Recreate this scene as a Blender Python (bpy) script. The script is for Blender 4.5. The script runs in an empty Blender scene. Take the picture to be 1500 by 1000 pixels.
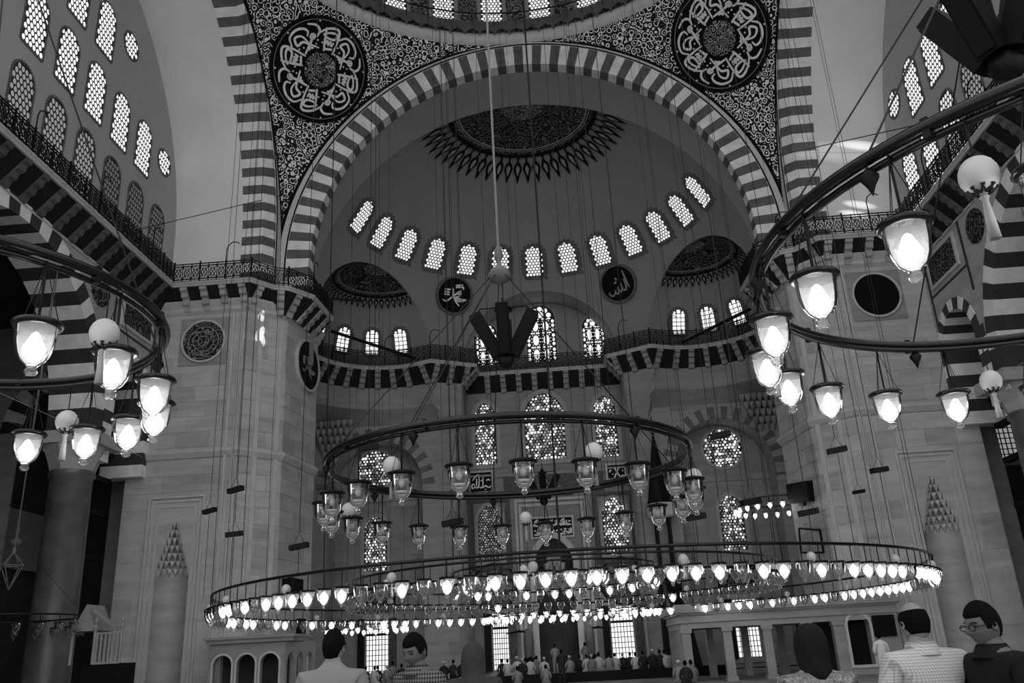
import bpy, bmesh, math, random
from mathutils import Vector, Matrix
from mathutils.geometry import tessellate_polygon
rnd = random.Random(7)
PI = math.pi
sc = bpy.context.scene
COL = sc.collection
# ------------------------------------------------------------------ camera, sky, exposure
FPX = 1250.0
CAM = Vector((.70, 0.0, 1.65))
_p, _r, _y = (math.radians(a) for a in (20.02, -3.02, -2.74))
CF = Vector((math.sin(_y)*math.cos(_p), math.cos(_y)*math.cos(_p), math.sin(_p)))
_R0 = Vector((math.cos(_y), -math.sin(_y), 0)); _U0 = _R0.cross(CF)
CR = _R0*math.cos(_r) + _U0*math.sin(_r)
CU = -_R0*math.sin(_r) + _U0*math.cos(_r)
cam_d = bpy.data.cameras.new('camera'); cam = bpy.data.objects.new('camera', cam_d); COL.objects.link(cam)
cam_d.sensor_width = 36.0; cam_d.lens = 36.0*FPX/1500.0; cam_d.clip_end = 400
M = Matrix((CR, CU, -CF)).transposed().to_4x4(); M.translation = CAM
cam.matrix_world = M
sc.camera = cam
W = bpy.data.worlds.new('sky'); sc.world = W; W.use_nodes = True
W.node_tree.nodes['Background'].inputs[0].default_value = (1, 1, 1, 1)
W.node_tree.nodes['Background'].inputs[1].default_value = 1.25
sc.view_settings.view_transform = 'Standard'; sc.view_settings.look = 'None'
sc.view_settings.gamma = 1; sc.view_settings.use_curve_mapping = False
sc.view_settings.exposure = 0.0
try:
    sc.cycles.max_bounces = 6; sc.cycles.transparent_max_bounces = 16; sc.cycles.use_denoising = True
    sc.cycles.sample_clamp_indirect = 4.0; sc.cycles.caustics_reflective = False; sc.cycles.caustics_refractive = False
except Exception: pass

def ray(px, py): return CF + CR*((px-750)/FPX) - CU*((py-500)/FPX)
def onY(px, py, y): d = ray(px, py); return CAM + d*((y-CAM.y)/d.y)
def onX(px, py, x): d = ray(px, py); return CAM + d*((x-CAM.x)/d.x)
def onZ(px, py, z): d = ray(px, py); return CAM + d*((z-CAM.z)/d.z)
def pix(P):
    d = Vector(P)-CAM; w = d.dot(CF)
    return (750+FPX*d.dot(CR)/w, 500-FPX*d.dot(CU)/w)
FLOOR = 0.2
# ------------------------------------------------------------------ materials
MATS = {}
def mat(name, v, rough=.7, metal=0., noise=0., scale=(1, 1, 1), ns=1.0, bump=0., v2=None, spec=.3, detail=4):
    m = bpy.data.materials.new(name); m.use_nodes = True; nt = m.node_tree
    b = nt.nodes['Principled BSDF']
    b.inputs['Base Color'].default_value = (v, v, v, 1); b.inputs['Roughness'].default_value = rough
    b.inputs['Metallic'].default_value = metal; b.inputs['Specular IOR Level'].default_value = spec
    if noise or v2 is not None:
        g = nt.nodes.new('ShaderNodeNewGeometry'); mp = nt.nodes.new('ShaderNodeMapping'); mp.inputs['Scale'].default_value = scale
        nz = nt.nodes.new('ShaderNodeTexNoise'); nz.inputs['Scale'].default_value = ns; nz.inputs['Detail'].default_value = detail
        nt.links.new(g.outputs['Position'], mp.inputs['Vector']); nt.links.new(mp.outputs[0], nz.inputs['Vector'])
        cr = nt.nodes.new('ShaderNodeValToRGB'); a = v*(1-noise); c = v*(1+noise) if v2 is None else v2
        cr.color_ramp.elements[0].position = .3; cr.color_ramp.elements[1].position = .7
        cr.color_ramp.elements[0].color = (a, a, a, 1); cr.color_ramp.elements[1].color = (c, c, c, 1)
        nt.links.new(nz.outputs['Fac'], cr.inputs[0]); nt.links.new(cr.outputs[0], b.inputs['Base Color'])
        if bump:
            bp = nt.nodes.new('ShaderNodeBump'); bp.inputs['Strength'].default_value = bump; bp.inputs['Distance'].default_value = .05
            nt.links.new(nz.outputs['Fac'], bp.inputs['Height']); nt.links.new(bp.outputs[0], b.inputs['Normal'])
    MATS[name] = m; return m
def ornament(name, dark, light, ns, thr=.5, kind='VORONOI', width=.08):
    """dense black-and-white arabesque print"""
    m = bpy.data.materials.new(name); m.use_nodes = True; nt = m.node_tree; b = nt.nodes['Principled BSDF']; b.inputs['Roughness'].default_value = .7
    b.inputs['Specular IOR Level'].default_value = .2
    g = nt.nodes.new('ShaderNodeNewGeometry')
    nz = nt.nodes.new('ShaderNodeTexNoise'); nz.inputs['Scale'].default_value = ns*.8; nz.inputs['Detail'].default_value = 1
    vm = nt.nodes.new('ShaderNodeVectorMath'); vm.operation = 'MULTIPLY_ADD'; vm.inputs[1].default_value = (.5/ns,)*3
    nt.links.new(g.outputs['Position'], nz.inputs['Vector']); nt.links.new(nz.outputs['Color'], vm.inputs[0]); nt.links.new(g.outputs['Position'], vm.inputs[2])
    vo = nt.nodes.new('ShaderNodeTexVoronoi'); vo.inputs['Scale'].default_value = ns; vo.feature = 'F1'
    nt.links.new(vm.outputs[0], vo.inputs['Vector'])
    mth = nt.nodes.new('ShaderNodeMath'); mth.operation = 'SINE'
    mu = nt.nodes.new('ShaderNodeMath'); mu.operation = 'MULTIPLY'; mu.inputs[1].default_value = 17.0
    nt.links.new(vo.outputs['Distance'], mu.inputs[0]); nt.links.new(mu.outputs[0], mth.inputs[0])
    cr = nt.nodes.new('ShaderNodeValToRGB'); cr.color_ramp.elements[0].position = thr-.12; cr.color_ramp.elements[1].position = thr+.12
    cr.color_ramp.elements[0].color = (dark,)*3+(1,); cr.color_ramp.elements[1].color = (light,)*3+(1,)
    nt.links.new(mth.outputs[0], cr.inputs[0]); nt.links.new(cr.outputs[0], b.inputs['Base Color'])
    MATS[name] = m; return m
def emit(name, s, c=1.0):
    m = bpy.data.materials.new(name); m.use_nodes = True; nt = m.node_tree; nt.nodes.clear()
    e = nt.nodes.new('ShaderNodeEmission'); e.inputs[0].default_value = (c, c, c, 1); e.inputs[1].default_value = s
    o = nt.nodes.new('ShaderNodeOutputMaterial'); nt.links.new(e.outputs[0], o.inputs[0]); MATS[name] = m; return m
def glassmat(name, refl, diff, tint=.95):
    m = bpy.data.materials.new(name); m.use_nodes = True; nt = m.node_tree; nt.nodes.clear()
    t = nt.nodes.new('ShaderNodeBsdfTransparent'); t.inputs[0].default_value = (tint,)*3+(1,)
    g = nt.nodes.new('ShaderNodeBsdfGlossy'); g.inputs['Roughness'].default_value = .08
    d = nt.nodes.new('ShaderNodeBsdfTranslucent'); d.inputs[0].default_value = (.9, .9, .9, 1)
    lw = nt.nodes.new('ShaderNodeLayerWeight'); lw.inputs[0].default_value = refl
    m1 = nt.nodes.new('ShaderNodeMixShader'); m2 = nt.nodes.new('ShaderNodeMixShader'); m1.inputs[0].default_value = diff
    nt.links.new(t.outputs[0], m1.inputs[1]); nt.links.new(d.outputs[0], m1.inputs[2])
    nt.links.new(lw.outputs['Fresnel'], m2.inputs[0]); nt.links.new(m1.outputs[0], m2.inputs[1]); nt.links.new(g.outputs[0], m2.inputs[2])
    o = nt.nodes.new('ShaderNodeOutputMaterial'); nt.links.new(m2.outputs[0], o.inputs[0]); MATS[name] = m; return m
mat('plaster', .26, .8, noise=.06, ns=.5)  # here and in plaster_dim, dimness of the half-domes put into the colour
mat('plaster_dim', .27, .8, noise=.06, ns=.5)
mat('plaster_lit', .80, .8, noise=.05, ns=.5)  # paler soffit plaster; window light put into the colour
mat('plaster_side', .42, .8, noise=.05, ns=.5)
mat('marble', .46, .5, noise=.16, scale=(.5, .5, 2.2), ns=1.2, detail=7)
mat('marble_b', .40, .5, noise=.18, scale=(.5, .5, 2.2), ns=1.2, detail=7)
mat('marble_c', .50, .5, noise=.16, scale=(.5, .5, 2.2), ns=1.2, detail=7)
mat('limestone', .26, .6, noise=.16, scale=(.5, .5, 2.2), ns=1.2, detail=7)  # marble darkened in three tones; shade of the far end put into the colour
mat('marble_shade_b', .23, .6, noise=.18, scale=(.5, .5, 2.2), ns=1.2, detail=7)
mat('marble_shade_c', .29, .6, noise=.16, scale=(.5, .5, 2.2), ns=1.2, detail=7)
mat('moulding', .52, .5, noise=.1, ns=2)
mat('plaster_arch', .16, .8, noise=.06, ns=.5)  # darkened in colour to offset the light on the camera-facing arch wall
mat('stripe_light', .82, .6, noise=.12, ns=2)
mat('window_stone', .36, .6, noise=.1, ns=2)
mat('stripe_dark', .12, .6, noise=.2, ns=2)
mat('stripe_deep', .045, .6, noise=.2, ns=2)
mat('grey_band', .62, .7, noise=.1, ns=3)
mat('black_line', .006, .7, spec=.1)
mat('disc_black', .005, .6, spec=.1)
mat('script_white', .85, .6)
mat('script_grey', .30, .6)
mat('iron', .006, .5, spec=.15)
mat('ring_metal', .005, .28, spec=.35)
mat('wire', .012, .5, spec=.2)
mat('wire_light', .16, .4)
mat('dark_wood', .006, .6, spec=.15)
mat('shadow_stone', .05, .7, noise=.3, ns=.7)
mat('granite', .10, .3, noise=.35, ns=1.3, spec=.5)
mat('carpet', .22, .95, noise=.35, scale=(1, .25, 1), ns=2.5)
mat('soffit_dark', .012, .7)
mat('egg', .50, .4, noise=.05, ns=6)
mat('tassel', .30, .8)
mat('grille', .03, .7)
mat('pane_dim', .28, .5, noise=.3, ns=3)
mat('tile_dark', .05, .4, noise=.6, ns=5)
ornament('arabesque', .008, .95, 3.3, .40)
ornament('arabesque_dark', .012, .16, 2.6, .62)
ornament('arabesque_small', .012, .45, 4.5, .5)
ornament('tile_print', .012, .22, 3.4, .5)
ornament('frieze_print', .05, .32, 3.0, .4)
emit('pane_bright', 1.25); emit('pane_mid', .8); emit('pane_soft', .28); emit('pane_faint', .10); emit('flame', 16.0); emit('flame_far', 13.0)
glassmat('lamp_glass', .40, .12); glassmat('lamp_glass_lit', .14, .12)
# ------------------------------------------------------------------ mesh helpers
class MB:
    def __init__(s): s.v = []; s.f = []; s.m = []
    def add(s, vs, fs, mi=0):
        o = len(s.v); s.v += [tuple(v) for v in vs]; s.f += [tuple(i+o for i in f) for f in fs]; s.m += [mi]*len(fs); return s
    def quad(s, a, b, c, d, mi=0): return s.add([a, b, c, d], [(0, 1, 2, 3)], mi)
    def box(s, c, size, X=(1, 0, 0), Y=(0, 1, 0), Z=(0, 0, 1), mi=0):
        c = Vector(c); X = Vector(X)*size[0]/2; Y = Vector(Y)*size[1]/2; Z = Vector(Z)*size[2]/2
        vs = [c+X*i+Y*j+Z*k for k in (-1, 1) for j in (-1, 1) for i in (-1, 1)]
        return s.add(vs, [(0, 2, 3, 1), (4, 5, 7, 6), (0, 1, 5, 4), (2, 6, 7, 3), (0, 4, 6, 2), (1, 3, 7, 5)], mi)
    def tube(s, pts, r, n=6, closed=False, mi=0, cap=True):
        pts = [Vector(p) for p in pts]; N = len(pts); vs = []; prev = None
        for i, p in enumerate(pts):
            if closed: t = pts[(i+1) % N]-pts[i-1]
            else: t = pts[min(i+1, N-1)]-pts[max(i-1, 0)]
            t.normalize()
            if prev is None: a = t.orthogonal().normalized()
            else:
                a = prev - t*prev.dot(t)
                a = a.normalized() if a.length > 1e-6 else t.orthogonal().normalized()
            prev = a; b = t.cross(a); rr = r[i] if isinstance(r, (list, tuple)) else r
            vs += [p+(a*math.cos(2*PI*k/n)+b*math.sin(2*PI*k/n))*rr for k in range(n)]
        fs = []
        for i in range(N if closed else N-1):
            j = (i+1) % N
            for k in range(n): fs.append((i*n+k, i*n+(k+1) % n, j*n+(k+1) % n, j*n+k))
        if cap and not closed: fs += [tuple(range(n))[::-1], tuple((N-1)*n+k for k in range(n))]
        return s.add(vs, fs, mi)
    def lathe(s, prof, n=16, c=(0, 0, 0), mi=0, a0=0, a1=2*PI):
        c = Vector(c); full = abs(a1-a0-2*PI) < 1e-6; m = n if full else n+1; vs = []
        for (r, z) in prof:
            for k in range(m):
                a = a0+(a1-a0)*k/n; vs.append(c+Vector((r*math.cos(a), r*math.sin(a), z)))
        fs = []
        for i in range(len(prof)-1):
            for k in range(n):
                k2 = (k+1) % m
                fs.append((i*m+k, i*m+k2, (i+1)*m+k2, (i+1)*m+k))
        return s.add(vs, fs, mi)
    def prism(s, poly, z0, z1, mi=0):
        n = len(poly); vs = [(x, y, z0) for x, y in poly]+[(x, y, z1) for x, y in poly]
        fs = [(i, (i+1) % n, n+(i+1) % n, n+i) for i in range(n)]+[tuple(range(n))[::-1], tuple(range(n, 2*n))]
        return s.add(vs, fs, mi)
    def plate(s, F, poly, d0, d1, mi=0):
        """2D polygon in frame F extruded from depth d0 to d1 along the normal"""
        n = len(poly); vs = [F.p(a, b, d0) for a, b in poly]+[F.p(a, b, d1) for a, b in poly]
        tr = tessellate_polygon([[Vector((a, b, 0)) for a, b in poly]])
        fs = [(i, (i+1) % n, n+(i+1) % n, n+i) for i in range(n)]+[tuple(t) for t in tr]+[tuple(n+i for i in t) for t in tr]
        return s.add(vs, fs, mi)
    def panel(s, F, outer, holes, reveal=0., mi=0, mr=None):
        """wall face with holes; each hole gets a reveal running back"""
        loops = [outer]+holes; flat = [p for l in loops for p in l]
        tr = tessellate_polygon([[Vector((a, b, 0)) for a, b in l] for l in loops])
        s.add([F.p(a, b, 0) for a, b in flat], [tuple(t) for t in tr], mi)
        if reveal:
            for h in holes:
                n = len(h); s.add([F.p(a, b, 0) for a, b in h]+[F.p(a, b, -reveal) for a, b in h], [(i, (i+1) % n, n+(i+1) % n, n+i) for i in range(n)], mi if mr is None else mr)
        return s
    def ringplate(s, F, inner, outer, d0, d1, mi=0, closed=True):
        n = len(inner); vs = [F.p(a, b, d1) for a, b in inner]+[F.p(a, b, d1) for a, b in outer]+[F.p(a, b, d0) for a, b in inner]+[F.p(a, b, d0) for a, b in outer]
        fs = []
        for i in range(n if closed else n-1):
            j = (i+1) % n
            fs += [(i, j, n+j, n+i), (i, 2*n+i, 2*n+j, j), (n+i, n+j, 3*n+j, 3*n+i), (2*n+i, 3*n+i, 3*n+j, 2*n+j)]
        return s.add(vs, fs, mi)
    def mesh(s, name, mats, smooth=False):
        me = bpy.data.meshes.new(name); me.from_pydata([tuple(v) for v in s.v], [], s.f)
        for m in (mats if isinstance(mats, (list, tuple)) else [mats]): me.materials.append(MATS[m] if isinstance(m, str) else m)
        if any(s.m): me.polygons.foreach_set('material_index', s.m)
        if smooth: me.polygons.foreach_set('use_smooth', [True]*len(s.f))
        me.update(); return me
class Fr:
    def __init__(s, o, u, v=(0, 0, 1), n=None):
        s.o = Vector(o); s.u = Vector(u).normalized(); s.v = Vector(v).normalized(); s.n = Vector(n).normalized() if n is not None else s.u.cross(s.v)
    def p(s, a, b, c=0): return s.o+s.u*a+s.v*b+s.n*c
    def mtx(s, a=0, b=0, c=0): 
        m = Matrix((s.u, s.v, s.n)).transposed().to_4x4(); m.translation = s.p(a, b, c); return m
WORLD = Fr((0, 0, 0), (1, 0, 0), (0, 1, 0), (0, 0, 1))
def tag(o, label=None, cat=None, group=None, kind=None):
    if label: o['label'] = label
    if cat: o['category'] = cat
    if group: o['group'] = group
    if kind: o['kind'] = kind
    return o
def link(name, me, parent=None, mtx=None, loc=None):
    o = bpy.data.objects.new(name, me); COL.objects.link(o)
    if mtx is not None: o.matrix_local = mtx
    if loc is not None: o.location = loc
    if parent is not None: o.parent = parent
    return o
def obj(name, mb, mats, parent=None, smooth=False, mtx=None, loc=None, kind=None):
    o = link(name, mb.mesh(name, mats, smooth), parent, mtx, loc)
    if kind: o['kind'] = kind
    return o
def empty(name, loc=(0, 0, 0), rz=0, mtx=None):
    o = bpy.data.objects.new(name, None); COL.objects.link(o); o.location = loc; o.rotation_euler = (0, 0, rz); o.empty_display_size = .2
    if mtx is not None: o.matrix_world = mtx
    return o
def struct(name, mb, mats, label=None, smooth=False):
    o = obj(name, mb, mats, smooth=smooth); tag(o, label, kind='structure'); return o
def sempty(name, label=None):
    o = empty(name); tag(o, label, kind='structure'); return o
def arch2d(cx, w, z0, zs, n=14, e=0.0):
    """arched outline, anticlockwise from the lower left; e>0 points the arch"""
    r = w+e; P = [(cx-w, z0), (cx+w, z0), (cx+w, zs)]; a_end = math.acos(e/r) if e else PI/2
    for i in range(1, n+1): a = a_end*i/n; P.append((cx-e+r*math.cos(a), zs+r*math.sin(a)))
    for i in range(n-1, -1, -1): a = a_end*i/n; P.append((cx+e-r*math.cos(a), zs+r*math.sin(a)))
    return P
def circ(cx, cz, r, n=32, ph=0): return [(cx+r*math.cos(2*PI*i/n+ph), cz+r*math.sin(2*PI*i/n+ph)) for i in range(n)]
def rect(x0, z0, x1, z1): return [(x0, z0), (x1, z0), (x1, z1), (x0, z1)]
def inside(p, poly):
    x, y = p; c = False; n = len(poly)
    for i in range(n):
        x1, y1 = poly[i]; x2, y2 = poly[i-1]
        if (y1 > y) != (y2 > y) and x < (x2-x1)*(y-y1)/(y2-y1)+x1: c = not c
    return c
# unit stone block, three tones
_ub = MB().box((0, 0, 0), (1, 1, 1))
STONE = [_ub.mesh('stone_block', m) for m in ('marble', 'marble_b', 'marble_c')]
STONEDIM = [_ub.mesh('stone_block', m) for m in ('limestone', 'marble_shade_b', 'marble_shade_c')]
def ashlar(parent, F, x0, x1, z0, z1, holes=(), ch=.74, bl=1.5, seed=1, proud=.02, meshes=STONE):
    r = random.Random(seed); n = max(1, round((z1-z0)/ch)); h = (z1-z0)/n
    for k in range(n):
        z = z0+h*k; x = x0
        first = True
        while x < x1-.05:
            L = bl*(.55 if (first and k % 2) else r.uniform(.8, 1.2)); first = False
            e = min(x+L, x1)
            if x1-e < .4: e = x1
            ok = True
            for H in holes:
                for a in (x, (x+e)/2, e):
                    for b in (z, z+h/2, z+h):
                        if inside((a, b), H): ok = False
                if any(x < hx < e and z < hz < z+h for hx, hz in H): ok = False
            if ok:
                m = F.mtx((x+e)/2, z+h/2, 0) @ Matrix.Diagonal((e-x-.025, h-.025, proud*2, 1))
                o = bpy.data.objects.new('stone_block', r.choice(meshes)); COL.objects.link(o); o.parent = parent; o.matrix_local = m
            x = e
# ------------------------------------------------------------------ large structure
YQ = 53.48                    # qibla wall
YC = 40.6; ZC = 18.8; RS = 11.8; DP = 10.7      # half-dome sphere
RE = math.sqrt(RS*RS-DP*DP)
DC = Vector((0, 26.75))       # axis of the main dome
fl = MB().quad((-40, -12, FLOOR), (40, -12, FLOOR), (40, 60, FLOOR), (-40, 60, FLOOR)); struct('floor', fl, 'carpet', 'grey patterned carpet covering the whole prayer hall floor')

def offset_path(path, d):
    out = []; n = len(path)
    for i in range(n):
        P = Vector(path[i]); ns = []
        if i > 0: e = (P-Vector(path[i-1])).normalized(); ns.append(Vector((e.y, -e.x)))
        if i < n-1: e = (Vector(path[i+1])-P).normalized(); ns.append(Vector((e.y, -e.x)))
        m = ns[0]+ns[-1]; m.normalize(); m = m/max(.35, m.dot(ns[0])); out.append(P+m*d)
    return out
def sweep(mb, path, prof, mi=0):
    """profile (out, z) carried along a plan path; out is to the right of the walking direction"""
    lines = [[(q.x, q.y, z) for q in offset_path(path, o)] for o, z in prof]
    for a, b in zip(lines, lines[1:]):
        for i in range(len(path)-1): mb.quad(a[i], a[i+1], b[i+1], b[i], mi)
    return mb

def mirror(path, s): return [(x*s, y) for x, y in path] if s > 0 else [(-x, y) for x, y in path]
# plan of the right pier; the left one mirrors it
A, B, C, D = (19.2, 37.75), (14.0, 37.75), (12.5, 39.4), (12.0, 43.2)
def face(s, P, Q, n):
    u = Vector((s*(Q[0]-P[0]), Q[1]-P[1], 0)); F = Fr((s*P[0], P[1], 0), u, (0, 0, 1), (s*n[0], n[1], 0)); return F, u.length
def spath(s, pts):
    """plan path walked so that the room lies on its right"""
    p = [(s*x, y) for x, y in pts]
    return p if s < 0 else p[::-1]
def pier(s):
    side = 'left' if s < 0 else 'right'
    root = sempty('pier', 'great marble pier on the %s with a muqarnas niche and a round plaque' % side)
    mb = MB()
    F, w = face(s, B, A, (0, -1))
    cx = 2.63; hw = .76
    hole = [(cx-hw, FLOOR), (cx+hw, FLOOR), (cx+hw, 5.6)]
    tiers = 7
    for k in range(tiers):
        a = hw*(1-(k+1)/(tiers+.6)); z = 5.6+.33*(k+1); hole += [(hole[-1][0], z), (cx+a, z)]
    hole += [(2*cx-x, z) for x, z in hole[::-1][:-2]]
    mb.panel(F, rect(0, 0, w, 19.3), [hole], .02)
    for P, Q in ((B, C), (C, D), (A, (19.2, 44)), (D, (13.5, 43.2))):
        mb.quad((s*P[0], P[1], 0), (s*Q[0], Q[1], 0), (s*Q[0], Q[1], 19.3), (s*P[0], P[1], 19.3))
    obj('pier_body', mb, 'marble', root)
    # niche: a half-round recess under hanging tiers
    nb = MB(); N = 14; vs = []
    for z in (FLOOR, 8.0): vs += [F.p(cx-hw*math.cos(PI*i/N), z, -hw*math.sin(PI*i/N)) for i in range(N+1)]
    nb.add(vs, [(i, i+1, N+2+i, N+1+i) for i in range(N)])
    obj('niche', nb, 'marble_b', root, smooth=True)
    mq = MB()
    for k in range(tiers):
        r0 = hw*(1-k/(tiers+.6)); r1 = hw*(1-(k+1)/(tiers+.6)); z = 5.6+.33*k; n = max(2, 8-k)
        for i in range(n):
            a0 = PI*i/n; a1 = PI*(i+1)/n; am = (a0+a1)/2; rm = r0*.93
            f = lambda a, r, z: F.p(cx-r*math.cos(a), z, -r*math.sin(a)+.0)
            top = [f(a0, r0, z+.33), f(a1, r0, z+.33), f(a1, r1*.96, z+.33), f(a0, r1*.96, z+.33)]
            tip = f(am, rm, z-.05); hi = f(am, r1*.9, z+.12)
            mq.add(top+[tip, hi], [(0, 1, 4), (1, 2, 5, 4), (3, 0, 4, 5), (2, 3, 5)])
    obj('muqarnas', mq, 'marble_c', root, kind='stuff')
    for i, (x0, x1, z1, t) in enumerate(((1.32, 3.94, 9.08, .10), (1.5, 3.76, 8.9, .05), (1.72, 3.54, 8.66, .03))):
        b = .1; fm = MB()
        fm.plate(F, [(x0, FLOOR), (x0+b, FLOOR), (x0+b, z1-b), (x1-b, z1-b), (x1-b, FLOOR), (x1, FLOOR), (x1, z1), (x0, z1)], 0, t)
        obj('niche_frame', fm, 'moulding', root)
    # string course, cornice
    path = spath(s, [(19.2, 40), A, B, C, D])
    lm = MB(); sweep(lm, path, [(0, 10.75), (.08, 10.8), (.22, 11.02), (.22, 11.12), (.06, 11.25), (0, 11.3)]); obj('string_course', lm, 'moulding', root)
    lm = MB(); sweep(lm, path, [(0, 17.9), (.15, 18.05), (.18, 18.2), (.4, 18.5), (.4, 18.6), (0, 18.6)]); obj('cornice', lm, 'moulding', root)
    # stone facing
    H = [rect(1.3, 0, 3.96, 9.1), circ(1.94, 16.5, 1.3, 12)]
    ashlar(root, F, .02, w-.02, FLOOR, 10.75, H, seed=3+s); ashlar(root, F, .02, w-.02, 11.3, 17.9, H, seed=5+s)
    F2, w2 = face(s, B, C, (-.74, -.67)); F3, w3 = face(s, C, D, (-.99, -.13))
    for FF, ww, hh in ((F2, w2, []), (F3, w3, [circ(2.3, 16.2, 1.35, 12)])):
        ashlar(root, FF, .02, ww-.02, FLOOR, 10.75, hh, seed=9+s, bl=1.3); ashlar(root, FF, .02, ww-.02, 11.3, 17.9, hh, seed=11+s, bl=1.3)
    # pilaster shafts that break the front edge
    ps = MB()
    for x in (.12, .5): ps.plate(F, rect(x, FLOOR, x+.12, 17.9), 0, .10)
    obj('pilaster', ps, 'moulding', root)
    for FF, ww in ((F2, w2),):
        for x in (.7, ww-.45):
            q = MB().plate(FF, rect(x, FLOOR, x+.22, 17.9), 0, .09); obj('pilaster', q, 'moulding', root)
    return root, F, F3
PIERS = {s: pier(s) for s in (-1, 1)}

# ---- arches of the crossing
FRC = (0, 21.2); FRI, FRO = 11.65, 12.9
def wedge(F_radial, prof, a, da):
    """one arch stone: profile points (radius, depth) swept over an angle"""
    mb = MB(); n = len(prof); vs = []
    for t in (a, a+da): vs += [F_radial(r, d, t) for r, d in prof]
    mb.add(vs, [(i, (i+1) % n, n+(i+1) % n, n+i) for i in range(n)]+[tuple(range(n))[::-1], tuple(range(n, 2*n))]); return mb
def arch_stones(root, axis_o, cen, prof, n, a_from, a_to, jamb, light='stripe_light', dark='stripe_dark', gap=.0):
    """axis_o: function (r, depth, angle)->point about the arch axis; stones share two meshes, each turned into place"""
    da = (a_to-a_from)/n
    f = axis_o
    for i in range(n):
        a = a_from+da*i
        obj('voussoir', wedge(f, prof, a+gap, da-2*gap), dark if i % 2 else light, root)
    return da
root = sempty('front_arch', 'great striped arch framing the half-dome')
fr = lambda r, d, t: Vector((r*math.cos(t), 40+d, FRC[1]+r*math.sin(t)))
prof = [(FRI, .02), (FRI+.06, 0), (FRO, 0), (FRO, .75), (FRI, .75)]
arch_stones(root, fr, FRC, prof, 75, 0, PI, None)
for s in (-1, 1):
    for k in range(4):
        z0 = 21.2-.52*(k+1); mb = MB().box((s*(FRI+FRO)/2, 40.375, z0+.26), (FRO-FRI, .75, .52)); obj('voussoir', mb, 'stripe_dark' if k % 2 == 0 else 'stripe_light', root)
# grey band and black lines around it
def arc(cx, cz, r, n, a0=0, a1=PI): return [(cx+r*math.cos(a0+(a1-a0)*i/n), cz+r*math.sin(a0+(a1-a0)*i/n)) for i in range(n+1)]
def plus_jamb(P, z): return [(P[0][0], z)]+P+[(P[-1][0], z)]
FA = Fr((0, 40, 0), (1, 0, 0), (0, 0, 1), (0, -1, 0))
N = 72
mb = MB().ringplate(FA, plus_jamb(arc(0, 21.2, FRO, N), 19.3), plus_jamb(arc(0, 20.94, 13.40, N), 19.3), -.3, .03, closed=False); obj('band', mb, 'grey_band', root)
for r, z, w in ((12.92, 21.2, .07), (13.36, 20.94, .26), (13.70, 20.94, .05)):
    mb = MB().ringplate(FA, plus_jamb(arc(0, z, r, N), 19.3), plus_jamb(arc(0, z, r+w, N), 19.3), -.3, .06, closed=False); obj('black_line', mb, 'black_line', root)
# wall between arch and half-dome
mb = MB(); F = Fr((0, 40.72, 0), (1, 0, 0), (0, 0, 1), (0, -1, 0))
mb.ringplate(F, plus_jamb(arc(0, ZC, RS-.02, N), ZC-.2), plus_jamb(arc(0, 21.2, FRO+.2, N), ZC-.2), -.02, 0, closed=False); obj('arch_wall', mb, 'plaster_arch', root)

for s in (-1, 1):
    side = 'left' if s < 0 else 'right'
    root = sempty('side_arch', 'striped side arch over the %s window wall with a deep plain soffit' % side)
    ft = lambda r, d, t, s=s: Vector((s*(13.25+d), 26.75+r*math.cos(t), 22.4+r*math.sin(t)))
    prof = [(12.45, 0), (12.2, 0), (11.8, .35), (11.72, .4), (11.72, 1.5), (12.45, 1.5)]
    arch_stones(root, ft, None, prof, 40, 0, math.radians(92), None)
    for k in range(6):
        z = 22.4-.5*(k+1); mb = MB(); vs = [ft(r, d, 0)+Vector((0, 0, zz)) for zz in (-.5*(k+1), -.5*k) for r, d in prof]; n = len(prof)
        mb.add(vs, [(i, (i+1) % n, n+(i+1) % n, n+i) for i in range(n)]+[tuple(range(n))[::-1], tuple(range(n, 2*n))]); obj('voussoir', mb, 'stripe_dark' if k % 2 == 0 else 'stripe_light', root)
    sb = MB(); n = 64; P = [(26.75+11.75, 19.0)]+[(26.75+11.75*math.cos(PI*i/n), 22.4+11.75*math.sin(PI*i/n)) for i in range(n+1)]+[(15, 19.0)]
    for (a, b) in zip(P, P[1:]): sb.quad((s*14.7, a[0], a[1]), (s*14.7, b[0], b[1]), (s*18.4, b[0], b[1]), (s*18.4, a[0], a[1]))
    obj('soffit', sb, 'plaster_lit', root, smooth=True)
    FS = Fr((s*13.25, 26.75, 0), (0, 1, 0), (0, 0, 1), (-s, 0, 0))
    mb = MB().ringplate(FS, [(12.45, 19.3)]+arc(0, 22.4, 12.45, 40, 0, PI*.55), [(13.4, 19.3)]+arc(0, 20.94, 13.40, 40, 0, PI*.55), -.3, .03, closed=False); obj('band', mb, 'grey_band', root)
    for r, z, w in ((12.47, 22.4, .10), (13.36, 20.94, .26), (13.70, 20.94, .05)):
        mb = MB().ringplate(FS, [(r, 19.3)]+arc(0, z, r, 40, 0, PI*.55), [(r+w, 19.3)]+arc(0, z, r+w, 40, 0, PI*.55), -.3, .06, closed=False); obj('black_line', mb, 'black_line', root)
    # tympanum
    F = Fr((s*18.3, 26.75, 0), (0, 1, 0), (0, 0, 1), (-s, 0, 0))
    mb = MB().plate(F, [(11.9, 18.5)]+arc(0, 22.4, 11.9, 48)+[(-11.9, 18.5)], -.5, 0); struct('wall_%s_tympanum' % side, mb, 'plaster_side', 'pale plastered window wall under the %s side arch' % side)

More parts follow.
